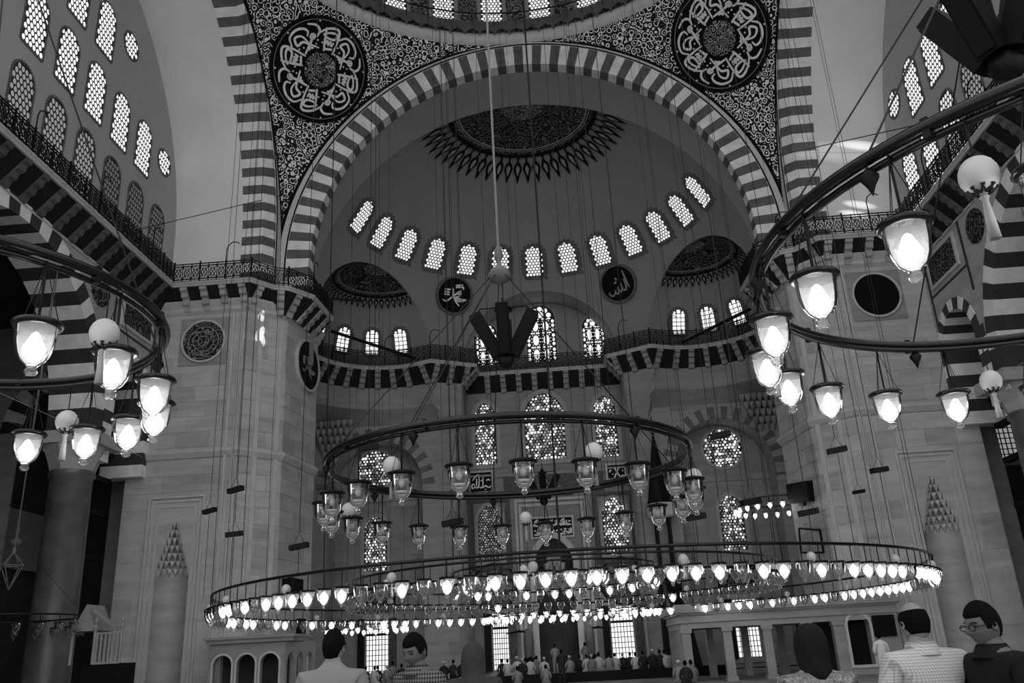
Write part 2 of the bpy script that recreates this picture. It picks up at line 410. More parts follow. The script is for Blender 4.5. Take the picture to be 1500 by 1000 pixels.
# ---- pendentives and the foot of the main dome
RP = 18.89; ZP = 20.94
for s in (-1, 1):
    side = 'left' if s < 0 else 'right'
    mb = MB(); NZ, NT = 26, 16; vs = []
    for i in range(NZ+1):
        z = 23.28+(34.4-23.28)*i/NZ; rho = math.sqrt(RP*RP-(z-ZP)**2); c = min(1, 13.25/rho); a0 = math.acos(c); a1 = math.asin(c)
        for j in range(NT+1):
            a = a0+(a1-a0)*j/NT; vs.append((s*rho*math.cos(a), 26.75+rho*math.sin(a), z))
    fs = [(i*(NT+1)+j, i*(NT+1)+j+1, (i+1)*(NT+1)+j+1, (i+1)*(NT+1)+j) for i in range(NZ) for j in range(NT)]
    mb.add(vs, fs); struct('pendentive', mb, 'arabesque', 'pendentive painted with dense arabesque to the %s of the great arch' % side, smooth=True)
root = sempty('main_dome', 'foot of the great dome with its ring of windows and iron rail')
def cyl(mb, prof, n=96, mi=0): return mb.lathe(prof, n, (0, 26.75, 0), mi)
obj('dome_moulding', cyl(MB(), [(13.3, 34.25), (13.0, 34.35), (12.9, 34.6), (13.05, 34.9), (13.6, 34.95)]), 'grey_band', root, smooth=True)
obj('dome_frieze', cyl(MB(), [(13.2, 34.9), (13.25, 35.5)]), 'frieze_print', root, smooth=True)
sc_m = MB()
for k in range(96):
    a = 2*PI*(k+.5)/96; F = Fr((12.84*math.cos(a), 26.75+12.84*math.sin(a), 35.05), (-math.sin(a), math.cos(a), 0), (0, 0, 1), (-math.cos(a), -math.sin(a), 0))
    sc_m.plate(F, [(-.42, .5), (-.42, .0), (-.26, -.12), (-.1, -.2), (0, -.5), (.1, -.2), (.26, -.12), (.42, .0), (.42, .5)], 0, .05)
obj('dome_fringe', sc_m, 'stripe_dark', root, kind='stuff')
dn = []
for k in range(0, 13): a = PI/2*k/12; dn.append((13.5*math.cos(a), 38.6+13.0*math.sin(a)))
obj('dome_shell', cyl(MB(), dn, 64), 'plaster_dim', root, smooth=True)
obj('drum', cyl(MB(), [(13.4, 34.9), (13.5, 38.6)], 64), 'frieze_print', root, smooth=True)
rl = MB(); rl.tube([(12.75*math.cos(2*PI*k/96), 26.75+12.75*math.sin(2*PI*k/96), 36.05) for k in range(96)], .04, 5, closed=True); obj('hand_rail', rl, 'iron', root)
for k in range(-10, 11):
    a = PI/2+k*2*PI/64; x, y = 12.8*math.cos(a), 26.75+12.8*math.sin(a); mb = MB().tube([(x, y, 35.2), (x, y, 36.1)], .025, 4); obj('rail_post', mb, 'iron', root)

# ---- half-dome: a sphere cut by three upright planes
def sphere_part(c, R, cuts, nu=96, nv=40, zmin=None):
    bm = bmesh.new(); bmesh.ops.create_uvsphere(bm, u_segments=nu, v_segments=nv, radius=R)
    bmesh.ops.translate(bm, verts=bm.verts, vec=Vector(c))
    for co, no in cuts:
        bmesh.ops.bisect_plane(bm, geom=bm.verts[:]+bm.edges[:]+bm.faces[:], plane_co=Vector(co), plane_no=Vector(no), clear_outer=True, dist=1e-5)
    me = bpy.data.meshes.new('part'); bm.to_mesh(me); bm.free()
    me.polygons.foreach_set('use_smooth', [True]*len(me.polygons)); return me
def dirn(deg): a = math.radians(deg); return Vector((math.sin(a), math.cos(a), 0))
SCN = Vector((0, YC, ZC))
cuts = [(SCN+Vector((0, .1, 0)), (0, -1, 0)), (SCN-Vector((0, 0, .3)), (0, 0, -1))]
for dg in (-60, 0, 60): cuts.append((SCN+dirn(dg)*DP, dirn(dg)))
me = sphere_part(SCN, RS, cuts); me.materials.append(MATS['plaster']); o = link('half_dome', me); tag(o, 'grey plastered half-dome over the far end of the hall', kind='structure')
def arc_rim(name, c, t, r, z, R, n, root, m='moulding'):
    pass
for s in (-1, 1):
    n = dirn(60*s); ce = SCN+n*DP
    me = sphere_part(ce, RE, [(ce-n*.02, -n), (ce-Vector((0, 0, .3)), (0, 0, -1))], 64, 32); me.materials.append(MATS['plaster_dim'])
    o = link('corner_half_dome', me); tag(o, 'small half-dome in the %s corner with four windows at its foot' % ('left' if s < 0 else 'right'), kind='structure')
    # lower drum under it
    t = Vector((n.y, -n.x, 0)); mb = MB(); NN = 40
    ring = [(ce+(n*math.sin(PI*i/NN)-t*math.cos(PI*i/NN))*RE) for i in range(NN+1)]
    for a, b in zip(ring, ring[1:]): mb.quad((a.x, a.y, 16.3), (b.x, b.y, 16.3), (b.x, b.y, ZC+.05), (a.x, a.y, ZC+.05))
    struct('corner_drum', mb, 'marble_shade_c', 'curved stone wall under the %s corner gallery' % ('left' if s < 0 else 'right'), smooth=True)
    mb = MB(); lo = []
    for r in ring:
        dv = Vector((r.x-ce.x, r.y-ce.y)); dv.normalize(); t_ = min((51.58-ce.y)/dv.y if dv.y > .05 else 99, (s*14.58-ce.x)/dv.x if dv.x*s > .05 else 99, 9.0); lo.append(Vector((ce.x+dv.x*max(t_, RE), ce.y+dv.y*max(t_, RE), 15.45)))
    for i in range(NN): mb.quad(tuple(lo[i]), tuple(lo[i+1]), (ring[i+1].x, ring[i+1].y, 16.3), (ring[i].x, ring[i].y, 16.3))
    struct('corner_soffit', mb, 'marble_shade_c', 'sloping stone underside beneath the %s corner gallery' % ('left' if s < 0 else 'right'), smooth=True)
    mb = MB(); top = [(6.9, 50.2), (4.99, 51.2), (4.99, 51.62), (7.6, 51.62)]; n4 = 4
    V = [(s*x, y, ZC+.1) for x, y in top]+[(s*x, y, 17.3) for x, y in top]+[(s*6.3, 51.55, 14.6), (s*4.99, 51.6, 14.6), (s*4.99, 51.62, 14.6), (s*7.0, 51.62, 14.6)]
    mb.add(V, [(i, (i+1) % 4, 4+(i+1) % 4, 4+i) for i in range(4)]+[(4+i, 4+(i+1) % 4, 8+(i+1) % 4, 8+i) for i in range(4)]); struct('corner_block', mb, 'marble_shade_c', 'stone corbel carrying the half-dome foot on the %s of the mihrab bay' % ('left' if s < 0 else 'right'))
# centre bay: barrel arch, lunette, wall
REc = RE; mb = MB(); n = 40
P = plus_jamb(arc(0, ZC, REc, n), ZC-.3)
for a, b in zip(P, P[1:]): mb.quad((a[0], YC+DP, a[1]), (b[0], YC+DP, b[1]), (b[0], YQ+.02, b[1]), (a[0], YQ+.02, a[1]))
struct('lunette_arch', mb, 'plaster', 'plain barrel arch over the mihrab bay', smooth=True)
FQ = Fr((0, YQ, 0), (1, 0, 0), (0, 0, 1), (0, -1, 0))
mb = MB().plate(FQ, [(REc, ZC-.3)]+arc(0, ZC, REc, n)+[(-REc, ZC-.3)], -.3, 0); struct('wall_back_lunette', mb, 'plaster', 'plastered lunette above the mihrab with three coloured-glass windows')
back = sempty('wall_back', 'stone qibla wall of the centre bay and side bays')
mih = arch2d(0, 1.15, FLOOR, 6.6, 10, .5)
mb = MB().panel(FQ, rect(-5.05, 0, 5.05, ZC), [mih], 0)
obj('centre_wall', mb, 'limestone', back)
WIN_H = [rect(-1.7, 12.6, 1.7, 17.6), rect(-4.9, 12.7, -2.9, 17.2), rect(2.9, 12.7, 4.9, 17.2), rect(-5.0, .2, 5.0, 12.45)]
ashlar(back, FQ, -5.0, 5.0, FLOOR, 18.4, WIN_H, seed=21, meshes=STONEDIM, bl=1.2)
mb = MB(); sweep(mb, [(-5.05, YQ), (5.05, YQ)], [(0, 12.0), (.1, 12.1), (.15, 12.3), (0, 12.35)]); obj('string_course', mb, 'marble_shade_c', back)
for s in (-1, 1):
    FB = Fr((0, 51.6, 0), (s, 0, 0), (0, 0, 1), (0, -1, 0))
    cx = 10.65; hole = arch2d(cx, 2.95, FLOOR, 11.6, 24)
    mb = MB().panel(FB, rect(5.0, 0, 16, 16.2), [hole], YQ-51.6, 0); obj('side_wall', mb, 'marble_shade_c', back)
    mb = MB().quad((s*5.0, 51.0, 0), (s*5.0, YQ, 0), (s*5.0, YQ, 19), (s*5.0, 51.0, 19)); obj('bay_return', mb, 'marble_shade_c', back)
    mb = MB().quad((s*7.6, YQ, 0), (s*13.8, YQ, 0), (s*13.8, YQ, 14.7), (s*7.6, YQ, 14.7)); obj('recess_wall', mb, 'limestone', back)
    mb = MB().quad((s*14.6, 42, 0), (s*14.6, 51.7, 0), (s*14.6, 51.7, 17), (s*14.6, 42, 17)); obj('corner_wall', mb, 'marble', back)
    H = [arch2d(cx, 3.85, 0, 11.6, 16)]
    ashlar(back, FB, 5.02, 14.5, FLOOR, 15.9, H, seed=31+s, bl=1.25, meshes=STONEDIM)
    FB2 = Fr((0, YQ, 0), (s, 0, 0), (0, 0, 1), (0, -1, 0))
    H = [circ(10.95, 13.0, 1.45, 12), rect(9.8, 6.0, 12.1, 10.3), rect(9.2, 0, 12.6, 5.6)]
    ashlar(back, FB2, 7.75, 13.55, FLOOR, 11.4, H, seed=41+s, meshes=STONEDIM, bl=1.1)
    for y, F_, x0, x1 in ((0, FB, 5.0, 7.7), (0, FB, 13.6, 14.6), (0, FB2, 7.7, 13.6)):
        obj('string_course', MB().plate(F_, rect(x0, 11.0, x1, 11.35), 0, .12), 'marble_shade_c', back)
    # striped ring of stones round the recess
    ra = empty('recess_arch'); ra.parent = back
    n = 27; da = PI/n
    for i in range(-3, n+3):
        if i < 0 or i >= n:
            k = -i if i < 0 else i-n+1; sx = 1 if i < 0 else -1
            F_ = [(cx+sx*2.95, 11.6-.38*k), (cx+sx*3.7, 11.6-.38*k), (cx+sx*3.7, 11.6-.38*(k-1)), (cx+sx*2.95, 11.6-.38*(k-1))]
        else:
            a0, a1 = da*i, da*(i+1); F_ = [(cx+r*math.cos(a), 11.6+r*math.sin(a)) for r, a in ((2.95, a0), (3.7, a0), (3.7, a1), (2.95, a1))]
        dark = i % 2 == 0
        obj('voussoir', MB().plate(FB, F_, -.1, .035), 'stripe_dark' if dark else 'marble_shade_c', ra)
    # hanging stone niches in the upper corner
    mq = MB()
    for t in range(5):
        for k in range(7-t):
            x = 14.2-.36*k-.1*t; z = 15.5-.44*t; mq.lathe([(0.02, -.26), (.07, -.2), (.17, -.02), (.19, .2)], 7, (s*x, 51.5-.20*(4-t), z))
    obj('muqarnas', mq, 'marble_shade_c', back, kind='stuff')
# ------------------------------------------------------------------ side arcades below the window walls
def voussoir_arch(root, F, cx, zs, ri, ro, n, d0, d1, dark='stripe_deep', light='stripe_light', a0=0., a1=PI, jamb=0):
    da = (a1-a0)/n
    for i in range(n):
        t0, t1 = a0+da*i, a0+da*(i+1)
        P = [(cx+r*math.cos(t), zs+r*math.sin(t)) for r, t in ((ri, t0), (ro, t0), (ro, t1), (ri, t1))]
        obj('voussoir', MB().plate(F, P, d0, d1), dark if i % 2 == 0 else light, root)
for s in (-1, 1):
    side = 'left' if s < 0 else 'right'
    root = sempty('wall_%s' % side, '%s arcade wall below the window wall with striped arches on granite columns' % side)
    F = Fr((s*18.3, 0, 0), (0, 1, 0), (0, 0, 1), (-s, 0, 0))
    big = arch2d(26.75, 6.1, 10.92, 11.4, 24); small = arch2d(35.85, 1.45, 10.92, 13.3, 12)
    near = arch2d(17.65, 1.45, 10.92, 13.3, 12)
    mb = MB().panel(F, rect(14, 10.9, 37.9, 19.0), [big, small, near], 0); obj('arcade_wall', mb, 'marble_b', root)
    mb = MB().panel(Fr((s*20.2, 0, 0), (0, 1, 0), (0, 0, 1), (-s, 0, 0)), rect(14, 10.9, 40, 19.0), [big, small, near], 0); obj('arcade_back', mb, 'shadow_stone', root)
    # the stones run through the whole thickness so that the soffit is striped too
    for (cx, w, zs, ro, n) in ((26.75, 6.1, 11.4, 6.9, 31), (35.85, 1.45, 13.3, 1.95, 11), (17.65, 1.45, 13.3, 1.95, 11)):
        voussoir_arch(root, F, cx, zs, w, ro, n, -1.9, .04)
    for cx, w, zs in ((26.75, 6.1, 11.4), (35.85, 1.45, 13.3)):
        for sg in (-1, 1):
            for k in range(6 if w < 2 else 2):
                z = zs-.55*(k+1); a = cx+sg*(w+.4)
                obj('voussoir', MB().plate(F, rect(a-.4, z, a+.4, z+.55), -1.9, .04), 'stripe_deep' if k % 2 == 0 else 'stripe_light', root)
    # string mouldings and panels on the spandrels
    for z0, z1, t in ((18.3, 18.55, .12), (17.95, 18.05, .05)):
        obj('string_course', MB().plate(F, rect(14, z0, 37.7, z1), 0, t), 'moulding', root)
    for a, b, c_, d in ((33.55, 14.8, 33.7, 18.0), (37.3, 12.5, 37.45, 18.0), (33.7, 15.9, 37.3, 16.0)):
        obj('dark_fillet', MB().plate(F, rect(a, b, c_, d), 0, .03), 'stripe_deep', root)
    mb = MB().plate(F, rect(34.3, 16.35, 36.9, 17.6), 0, .06)
    obj('written_panel', mb, 'arabesque_dark', root)
    ra = MB().ringplate(F, rect(34.3, 16.35, 36.9, 17.6), rect(34.15, 16.2, 37.05, 17.75), 0, .1); obj('panel_frame', ra, 'moulding', root)
    o = MB().plate(F, circ(32.3, 17.05, .72, 28), 0, .06); obj('spandrel_disc', o, 'arabesque_dark', root)
    # columns
    for y in (33.55, 19.95):
        mb = MB().lathe([(1.15, FLOOR), (1.15, .6), (.95, .9), (.86, 1.2), (.80, 9.2), (.9, 9.3), (.86, 9.5)], 28, (s*19.25, y, 0))
        c = obj('column', mb, 'granite', root, smooth=True)
        mb = MB().lathe([(.86, 9.45), (1.0, 9.9), (1.25, 10.5)], 8, (s*19.25, y, 0)); mb.box((s*19.25, y, 10.75), (2.7, 2.5, .5)); obj('capital', mb, 'marble_b', c)
    # aisle: outer wall, cross wall with striped arch, vault
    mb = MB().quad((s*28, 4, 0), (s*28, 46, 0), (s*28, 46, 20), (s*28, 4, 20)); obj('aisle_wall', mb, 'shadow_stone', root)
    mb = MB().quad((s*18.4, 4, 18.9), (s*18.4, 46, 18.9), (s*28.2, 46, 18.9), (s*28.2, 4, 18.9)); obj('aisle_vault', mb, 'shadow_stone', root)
    FX = Fr((0, 40, 0), (s, 0, 0), (0, 0, 1), (0, -1, 0))
    op = arch2d(23.6, 2.6, FLOOR, 13.2, 16); mb = MB().panel(FX, rect(19.0, FLOOR, 28.2, 19), [op], .3); obj('cross_wall', mb, 'marble_b', root)
    voussoir_arch(root, FX, 23.6, 13.2, 2.6, 3.5, 17, -.3, .05)
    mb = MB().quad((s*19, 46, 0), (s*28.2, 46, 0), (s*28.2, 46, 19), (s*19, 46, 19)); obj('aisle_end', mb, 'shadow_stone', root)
    mb = MB().quad((s*18.3, 14, 0), (s*28.2, 14, 0), (s*28.2, 14, 19), (s*18.3, 14, 19)); obj('aisle_light_block', mb, 'shadow_stone', root)  # unseen wall added to keep light from behind out of the aisle
    # timber tie beams and gallery in the small arch
    for z in (6.3, 8.2, 9.7, 10.9):
        obj('tie_beam', MB().plate(F, rect(34.4, z, 37.3, z+.22), -1.6, -1.3), 'dark_wood', root)
    obj('gallery_screen', MB().plate(Fr((s*27.8, 0, 0), (0, 1, 0), (0, 0, 1), (-s, 0, 0)), rect(36, 7, 46, 10), 0, .05), 'plaster', root)

# ------------------------------------------------------------------ windows
ORD = ['first', 'second', 'third', 'fourth', 'fifth', 'sixth', 'seventh', 'eighth', 'ninth', 'tenth', 'eleventh', 'twelfth', 'thirteenth', 'fourteenth', 'fifteenth', 'sixteenth', 'seventeenth', 'eighteenth', 'nineteenth', 'twentieth']
WN = [0]
def hexpanes(mb, F, poly, pitch, r, d, sides=6, ox=0., margin=0.0, jit=0., rr=None, squash=1.0):
    xs = [p[0] for p in poly]; zs = [p[1] for p in poly]; row = 0; z = min(zs)+r*squash+margin
    while z < max(zs):
        x = min(xs)+r+margin+(pitch/2 if row % 2 else 0)+ox
        while x < max(xs)-r*.5:
            q = circ(x, z, r+margin, 6)
            if inside((x, z), poly):
                rad = r if rr is None else r*rr.uniform(.6, 1.05)
                dx, dz = (rr.uniform(-jit, jit), rr.uniform(-jit, jit)) if rr else (0, 0)
                mi = 0 if rr is None else rr.choice((0, 0, 1, 1, 2, 2, 3, 3, 2))
                n = sides; mb.add([F.p(x+dx+rad*math.cos(2*PI*i/n+.52), z+dz+rad*squash*math.sin(2*PI*i/n+.52), d) for i in range(n)], [tuple(range(n))], mi)
            x += pitch
        z += pitch*.866*squash; row += 1
def offset_poly(poly, d):
    n = len(poly); out = []
    for i in range(n):
        a, b, c = (Vector(poly[i-1]), Vector(poly[i]), Vector(poly[(i+1) % n]))
        if (b-a).length < 1e-6: a = Vector(poly[i-2])
        e1 = (b-a).normalized(); e2 = (c-b).normalized() if (c-b).length > 1e-6 else e1
        n1 = Vector((e1.y, -e1.x)); n2 = Vector((e2.y, -e2.x)); m = (n1+n2)
        m = m.normalized() if m.length > 1e-6 else n1
        out.append(tuple(b+m*d/max(.5, m.dot(n1))))
    return out
def resample(poly, step):
    pts = []; n = len(poly)
    for i in range(n):
        a, b = Vector(poly[i]), Vector(poly[(i+1) % n]); L = (b-a).length; k = max(1, int(round(L/step)))
        for j in range(k): pts.append(tuple(a+(b-a)*j/k))
    return pts
def window(F, w, z0, zs, label, style='honey', bright='pane_bright', border=.2, e=0., spikes=True, poly=None, seed=0):
    WN[0] += 1; root = empty('window_%d' % WN[0]); tag(root, label, kind='structure')
    P = poly or arch2d(0, w, z0, zs, 8, e)
    R_ = random.Random(seed+WN[0])
    if spikes:
        Q = resample(P, .075 if border > .12 else .06); Qi = offset_poly(Q, .0); Qo = offset_poly(Q, border*.62); Qs = offset_poly(Q, border*1.2)
        out = [Qs[i] if i % 2 else Qo[i] for i in range(len(Q))]
        if len(Q) % 2: out[-1] = Qo[-1]
        obj('border', MB().ringplate(F, Qi, out, -.05, .04), 'stripe_dark', root)
    else:
        obj('frame', MB().ringplate(F, P, offset_poly(P, border), -.05, .08), 'window_stone', root)
    obj('grille', MB().plate(F, P, -.05, .02), 'grille', root)
    mb = MB(); ms = bright
    if style == 'honey': hexpanes(mb, F, P, .21, .086, .03)
    elif style == 'honey_big': hexpanes(mb, F, P, .225, .094, .03, squash=1.35)
    elif style == 'leaded':
        x = -w
        nx = 3; nz = 6; zt = zs+w
        for i in range(nx):
            for j in range(nz):
                a, b = -w+2*w*i/nx+.025, -w+2*w*(i+1)/nx-.025; c, d = z0+(zt-z0)*j/nz+.03, z0+(zt-z0)*(j+1)/nz-.02
                q = [(a, c), (b, c), (b, d), (a, d)]
                if all(inside(p, P) for p in q): mb.plate(F, q, .02, .03)
                elif inside(((a+b)/2, (c+d)/2-.05), P): mb.plate(F, circ((a+b)/2, (c+d)/2-.06, (b-a)*.36, 8), .02, .03)
    elif style == 'stained':
        ms = ['pane_bright', 'pane_mid', 'pane_soft', 'pane_faint']
        hexpanes(mb, F, P, .215 if w > 1 else .19, .10 if w > 1 else .088, .03, sides=7, jit=.02, rr=R_)
    elif style == 'faint':
        ms = ['pane_soft', 'pane_faint', 'pane_soft', 'pane_faint']
        hexpanes(mb, F, P, .16, .07, .03, sides=6, jit=.02, rr=R_)
    elif style == 'oval':
        zt = zs+(w*1.0 if not e else w*1.25); nrow = max(2, int((zs-z0)/.95)); pit = (zs-z0)/nrow
        for j in range(nrow):
            zc = z0+pit*(j+.5)
            for sx in (-.36, .36):
                mb.add([F.p(sx*w+.20*w*math.cos(2*PI*i/14), zc+.36*pit*math.sin(2*PI*i/14), .03) for i in range(14)], [tuple(range(14))])
                for i in range(12):
                    a = 2*PI*(i+.5)/12
                    mb.add([F.p(sx*w+(.29*w)*math.cos(a)+.035*math.cos(b), zc+.48*pit*math.sin(a)+.035*math.sin(b), .03) for b in (0, 1.05, 2.1, 3.14, 4.2, 5.24)], [tuple(range(6))])
            for sx in (-.84, .84):
                for q in (.2, .5, .8): mb.add([F.p(sx*w+.10*w*math.cos(2*PI*i/8), z0+pit*(j+q)+.12*pit*math.sin(2*PI*i/8), .03) for i in range(8)], [tuple(range(8))])
            for q in (-.6, -.2, .2, .6): mb.add([F.p(q*w+.12*w*math.cos(2*PI*i/8), z0+pit*(j+1)-.0+.05*pit*math.sin(2*PI*i/8), .03) for i in range(8)], [tuple(range(8))])
        for a in range(5):
            t = PI*(a+.5)/5; x, z = .62*w*math.cos(t), zs+.05+.68*w*math.sin(t)
            mb.add([F.p(x+.17*w*math.cos(2*PI*i/10), z+.17*w*math.sin(2*PI*i/10), .03) for i in range(10)], [tuple(range(10))])
        mb.add([F.p(.24*w*math.cos(2*PI*i/12), zs+.3*w+.22*w*math.sin(2*PI*i/12), .03) for i in range(12)], [tuple(range(12))])
    elif style == 'grid':
        mb.plate(F, offset_poly(P, -.02), .02, .03)
    g = obj('pane', mb, ms, root, kind='stuff' if style != 'grid' else None)
    if style == 'grid':
        zt = max(p[1] for p in P)
        for i in range(1, 7): obj('bar', MB().plate(F, rect(-w+2*w*i/7-.02, z0, -w+2*w*i/7+.02, zt), .03, .09), 'iron', root)
        for j in range(1, 11):
            z = z0+(zt-z0)*j/11; t = .07 if j == 8 else .02
            obj('bar', MB().plate(F, rect(-w, z-t, w, z+t), .03, .10), 'iron', root)
    return root
def sphere_frame(c, R, azdir, z, inset=.06):
    rho = math.sqrt(R*R-(z-c.z)**2); p = Vector((c.x+azdir.x*rho, c.y+azdir.y*rho, z)); n = (Vector(c)-p).normalized()
    u = Vector((0, 0, 1)).cross(n).normalized()
    if u.dot(Vector((1, 0, 0))) < 0 and abs(azdir.x) < .99: pass
    v = n.cross(u); return Fr(p+n*inset, u, v, n)
for k in range(-6, 7):
    F = sphere_frame(SCN, RS, dirn(13*k), 25.45, .08)
    lab = 'middle honeycomb window in the ring of the half-dome' if k == 0 else '%s honeycomb window to the %s of the middle one in the half-dome ring' % (ORD[abs(k)-1], 'left' if k < 0 else 'right')
    window(F, .56, -.95, .40, lab, border=.26)
for s in (-1, 1):
    n0 = 60*s; ce = SCN+dirn(n0)*DP
    for i, dg in enumerate((4, -19.5, -43, -66)):
        F = sphere_frame(ce, RE, dirn(n0+s*dg), 20.6, .07)
        window(F, .40, -.75, .40, '%s leaded window from the pier in the %s corner half-dome' % (ORD[i], 'left' if s < 0 else 'right'), style='leaded', border=.24)
# main dome ring
for k in range(-4, 5):
    if k == 0: continue
    a = math.radians((abs(k)-.5)*12)*(1 if k > 0 else -1)
    d = Vector((math.sin(a), math.cos(a), 0)); p = Vector((0, 26.75, 35.3))+d*13.4
    F = Fr(p, Vector((d.y, -d.x, 0)), (0, 0, 1), -d); window(F, .62, .1, 2.4, '%s window to the %s of the centre line in the great dome ring' % (ORD[abs(k)-1], 'left' if k < 0 else 'right'), border=.22, spikes=False)
# side window walls
for s in (-1, 1):
    side = 'left' if s < 0 else 'right'
    F0 = Fr((s*18.3, 0, 0), (0, 1, 0), (0, 0, 1), (-s, 0, 0))
    for row, (z0, zs, ys) in enumerate(((20.3, 22.65, [36.45-2.2*i for i in range(6)]), (24.2, 26.15, [34.4-2.2*i for i in range(5)]), (27.7, 29.6, [30.15-2.2*i for i in range(2)]))):
        for i, y in enumerate(ys):
            F = Fr((s*18.3, y, 0), (0, 1, 0), (0, 0, 1), (-s, 0, 0))
            br = 'pane_bright'
            if row == 0: br = ('pane_faint', 'pane_faint', 'pane_faint', 'pane_soft', 'pane_soft', 'pane_soft')[i] if s < 0 else ('pane_bright', 'pane_bright', 'pane_mid', 'pane_soft', 'pane_soft', 'pane_soft')[i]
            window(F, .66, z0, zs, '%s window from the great arch in the %s row of the %s wall' % (ORD[i], ('lowest', 'second', 'third')[row], side), style='honey_big', bright=br, border=.10)
    for y, z in ((36.55, 25.95), (32.3, 29.75)):
        F = Fr((s*18.3, y, z), (0, 1, 0), (0, 0, 1), (-s, 0, 0))
        window(F, .6, 0, 0, '%s round window of the %s window wall' % ('lower' if z < 28 else 'upper', side), style='honey_big', border=.10, poly=circ(0, 0, .62, 24))
# lunette and qibla windows
FW = lambda x, z=0, y=YQ: Fr((x, y-.02, z), (1, 0, 0), (0, 0, 1), (0, -1, 0))
window(FW(.1), .98, 19.6, 22.6, 'tall middle window with oval panes in the lunette', 'oval', border=.07, spikes=False)
window(FW(3.57), .72, 19.6, 21.8, 'right window with oval panes in the lunette', 'oval', border=.07, spikes=False)
window(FW(-3.57), .72, 19.6, 21.8, 'left window with oval panes in the lunette', 'oval', border=.07, spikes=False)
window(FW(-.05), 1.28, 13.05, 15.9, 'wide coloured-glass window on the axis above the mihrab', 'stained', border=.3, spikes=False, e=.25)
window(FW(-3.86), .68, 12.95, 16.05, 'narrow coloured-glass window left of the wide one above the mihrab', 'stained', border=.26, spikes=False, e=.3)
window(FW(3.86), .68, 12.95, 16.05, 'narrow coloured-glass window right of the wide one above the mihrab', 'stained', border=.26, spikes=False, e=.3)
for x, l in ((-3.82, 'left'), (3.87, 'right')):
    b = MB().ringplate(FW(x), rect(-1.0, 6.75, 1.0, 10.55), rect(-1.28, 6.45, 1.28, 10.75), 0, .16)
    w = window(FW(x), .74, 6.95, 9.35, 'pointed coloured-glass window in a dark frame %s of the mihrab' % l, 'stained' if x > 0 else 'faint', border=.2, spikes=False, e=.4)
    obj('outer_frame', b, 'tile_dark', w)
for x, l in ((-10.98, 'left'), (11.0, 'right')):
    window(FW(x, 13.05), 1.2, 0, 0, 'round coloured-glass window in the %s striped recess' % l, 'stained', border=.16, spikes=False, poly=circ(0, 0, 1.2, 28))
    window(FW(x), .72, 6.8, 9.2, 'arched coloured-glass window low in the %s recess' % l, 'stained', border=.22, spikes=False, e=.2)
for x, l in ((-10.85, 'in the left recess'), (-3.45, 'left of the mihrab'), (3.75, 'right of the mihrab'), (11.0, 'in the right recess')):
    w_ = .46 if x == -3.45 else .66
    o = window(FW(x), w_, .75, 3.95, 'bright barred floor window %s' % l, 'grid', border=.3, spikes=False, poly=rect(-w_, .75, w_, 3.95))
    for sx in (-1, 1): obj('shutter', MB().plate(FW(x), rect(sx*(w_+.28)-.2, .7, sx*(w_+.28)+.2, 4.0), .0, .3), 'dark_wood' if sx < 0 else 'tile_dark', o)

P_ = onY(1466, 632, 45.8)  # added glowing panel where the aisle wall is lit by sun
window(Fr((P_.x, 45.85, 0), (1, 0, 0), (0, 0, 1), (0, -1, 0)), .85, P_.z-1.5, P_.z+1.6, 'dim barred window glimpsed behind the arcade of the right wall', 'grid', bright='pane_soft', border=.3, spikes=False, poly=rect(-.85, P_.z-1.5, .85, P_.z+1.6))
# ------------------------------------------------------------------ discs with writing
def strokes(mb, F, lines, r, d=.03, n=5, sc_=1., ox=0, oy=0, flat=True):
    """pen strokes on a disc: flat ribbons with a little body"""
    for L in lines:
        pts = [Vector((x*sc_+ox, y*sc_+oy)) for x, y in L]
        # smooth by Catmull-Rom
        P = []
        for i in range(len(pts)-1):
            p0, p1, p2, p3 = pts[max(i-1, 0)], pts[i], pts[i+1], pts[min(i+2, len(pts)-1)]
            for k in range(5):
                t = k/5; P.append(.5*((2*p1)+(p2-p0)*t+(2*p0-5*p1+4*p2-p3)*t*t+(3*p1-p0-3*p2+p3)*t**3))
        P.append(pts[-1]); N_ = len(P); vs = []
        for i, p in enumerate(P):
            t = P[min(i+1, N_-1)]-P[max(i-1, 0)]
            if t.length < 1e-9: t = Vector((1, 0))
            t.normalize(); q = Vector((-t.y, t.x)); w = r*(.55+.45*math.sin(PI*(i+.5)/N_))
            vs += [F.p(p.x+q.x*w, p.y+q.y*w, d), F.p(p.x-q.x*w, p.y-q.y*w, d)]
        mb.add(vs, [(2*i, 2*i+1, 2*i+3, 2*i+2) for i in range(N_-1)])
def dot(mb, F, x, y, r, d=.03): mb.add([F.p(x+r, y, d), F.p(x, y+r, d), F.p(x-r, y, d), F.p(x, y-r, d)], [(0, 1, 2, 3)])
# one eighth of the pendentive inscription, drawn along +y from the hub (radius 1 = disc edge)
SEC = [[(-.04, .36), (-.07, .55), (-.10, .80)], [(.10, .36), (.12, .55), (.12, .76), (.08, .84), (-.02, .82), (-.12, .74), (-.2, .62)],
       [(-.12, .66), (0, .74), (.09, .74), (.07, .64), (-.04, .62), (-.12, .66)],
       [(-.05, .40), (.08, .45)], [(-.05, .48), (-.03, .57), (0, .50), (.02, .57), (.05, .50), (.07, .58)]]
SEC2 = [[(-.12, .38), (.02, .52), (.14, .66)], [(.12, .38), (0, .52), (-.08, .60), (-.18, .58), (-.17, .72), (-.06, .70), (0, .55)],
        [(-.26, .60), (-.24, .76), (-.12, .84), (0, .82), (.06, .74), (.02, .66)], [(.16, .58), (.24, .66), (.22, .78), (.10, .86)],
        [(.05, .62), (.10, .66), (.14, .62), (.10, .58), (.05, .62)], [(-.04, .42), (0, .45), (.04, .42)]]
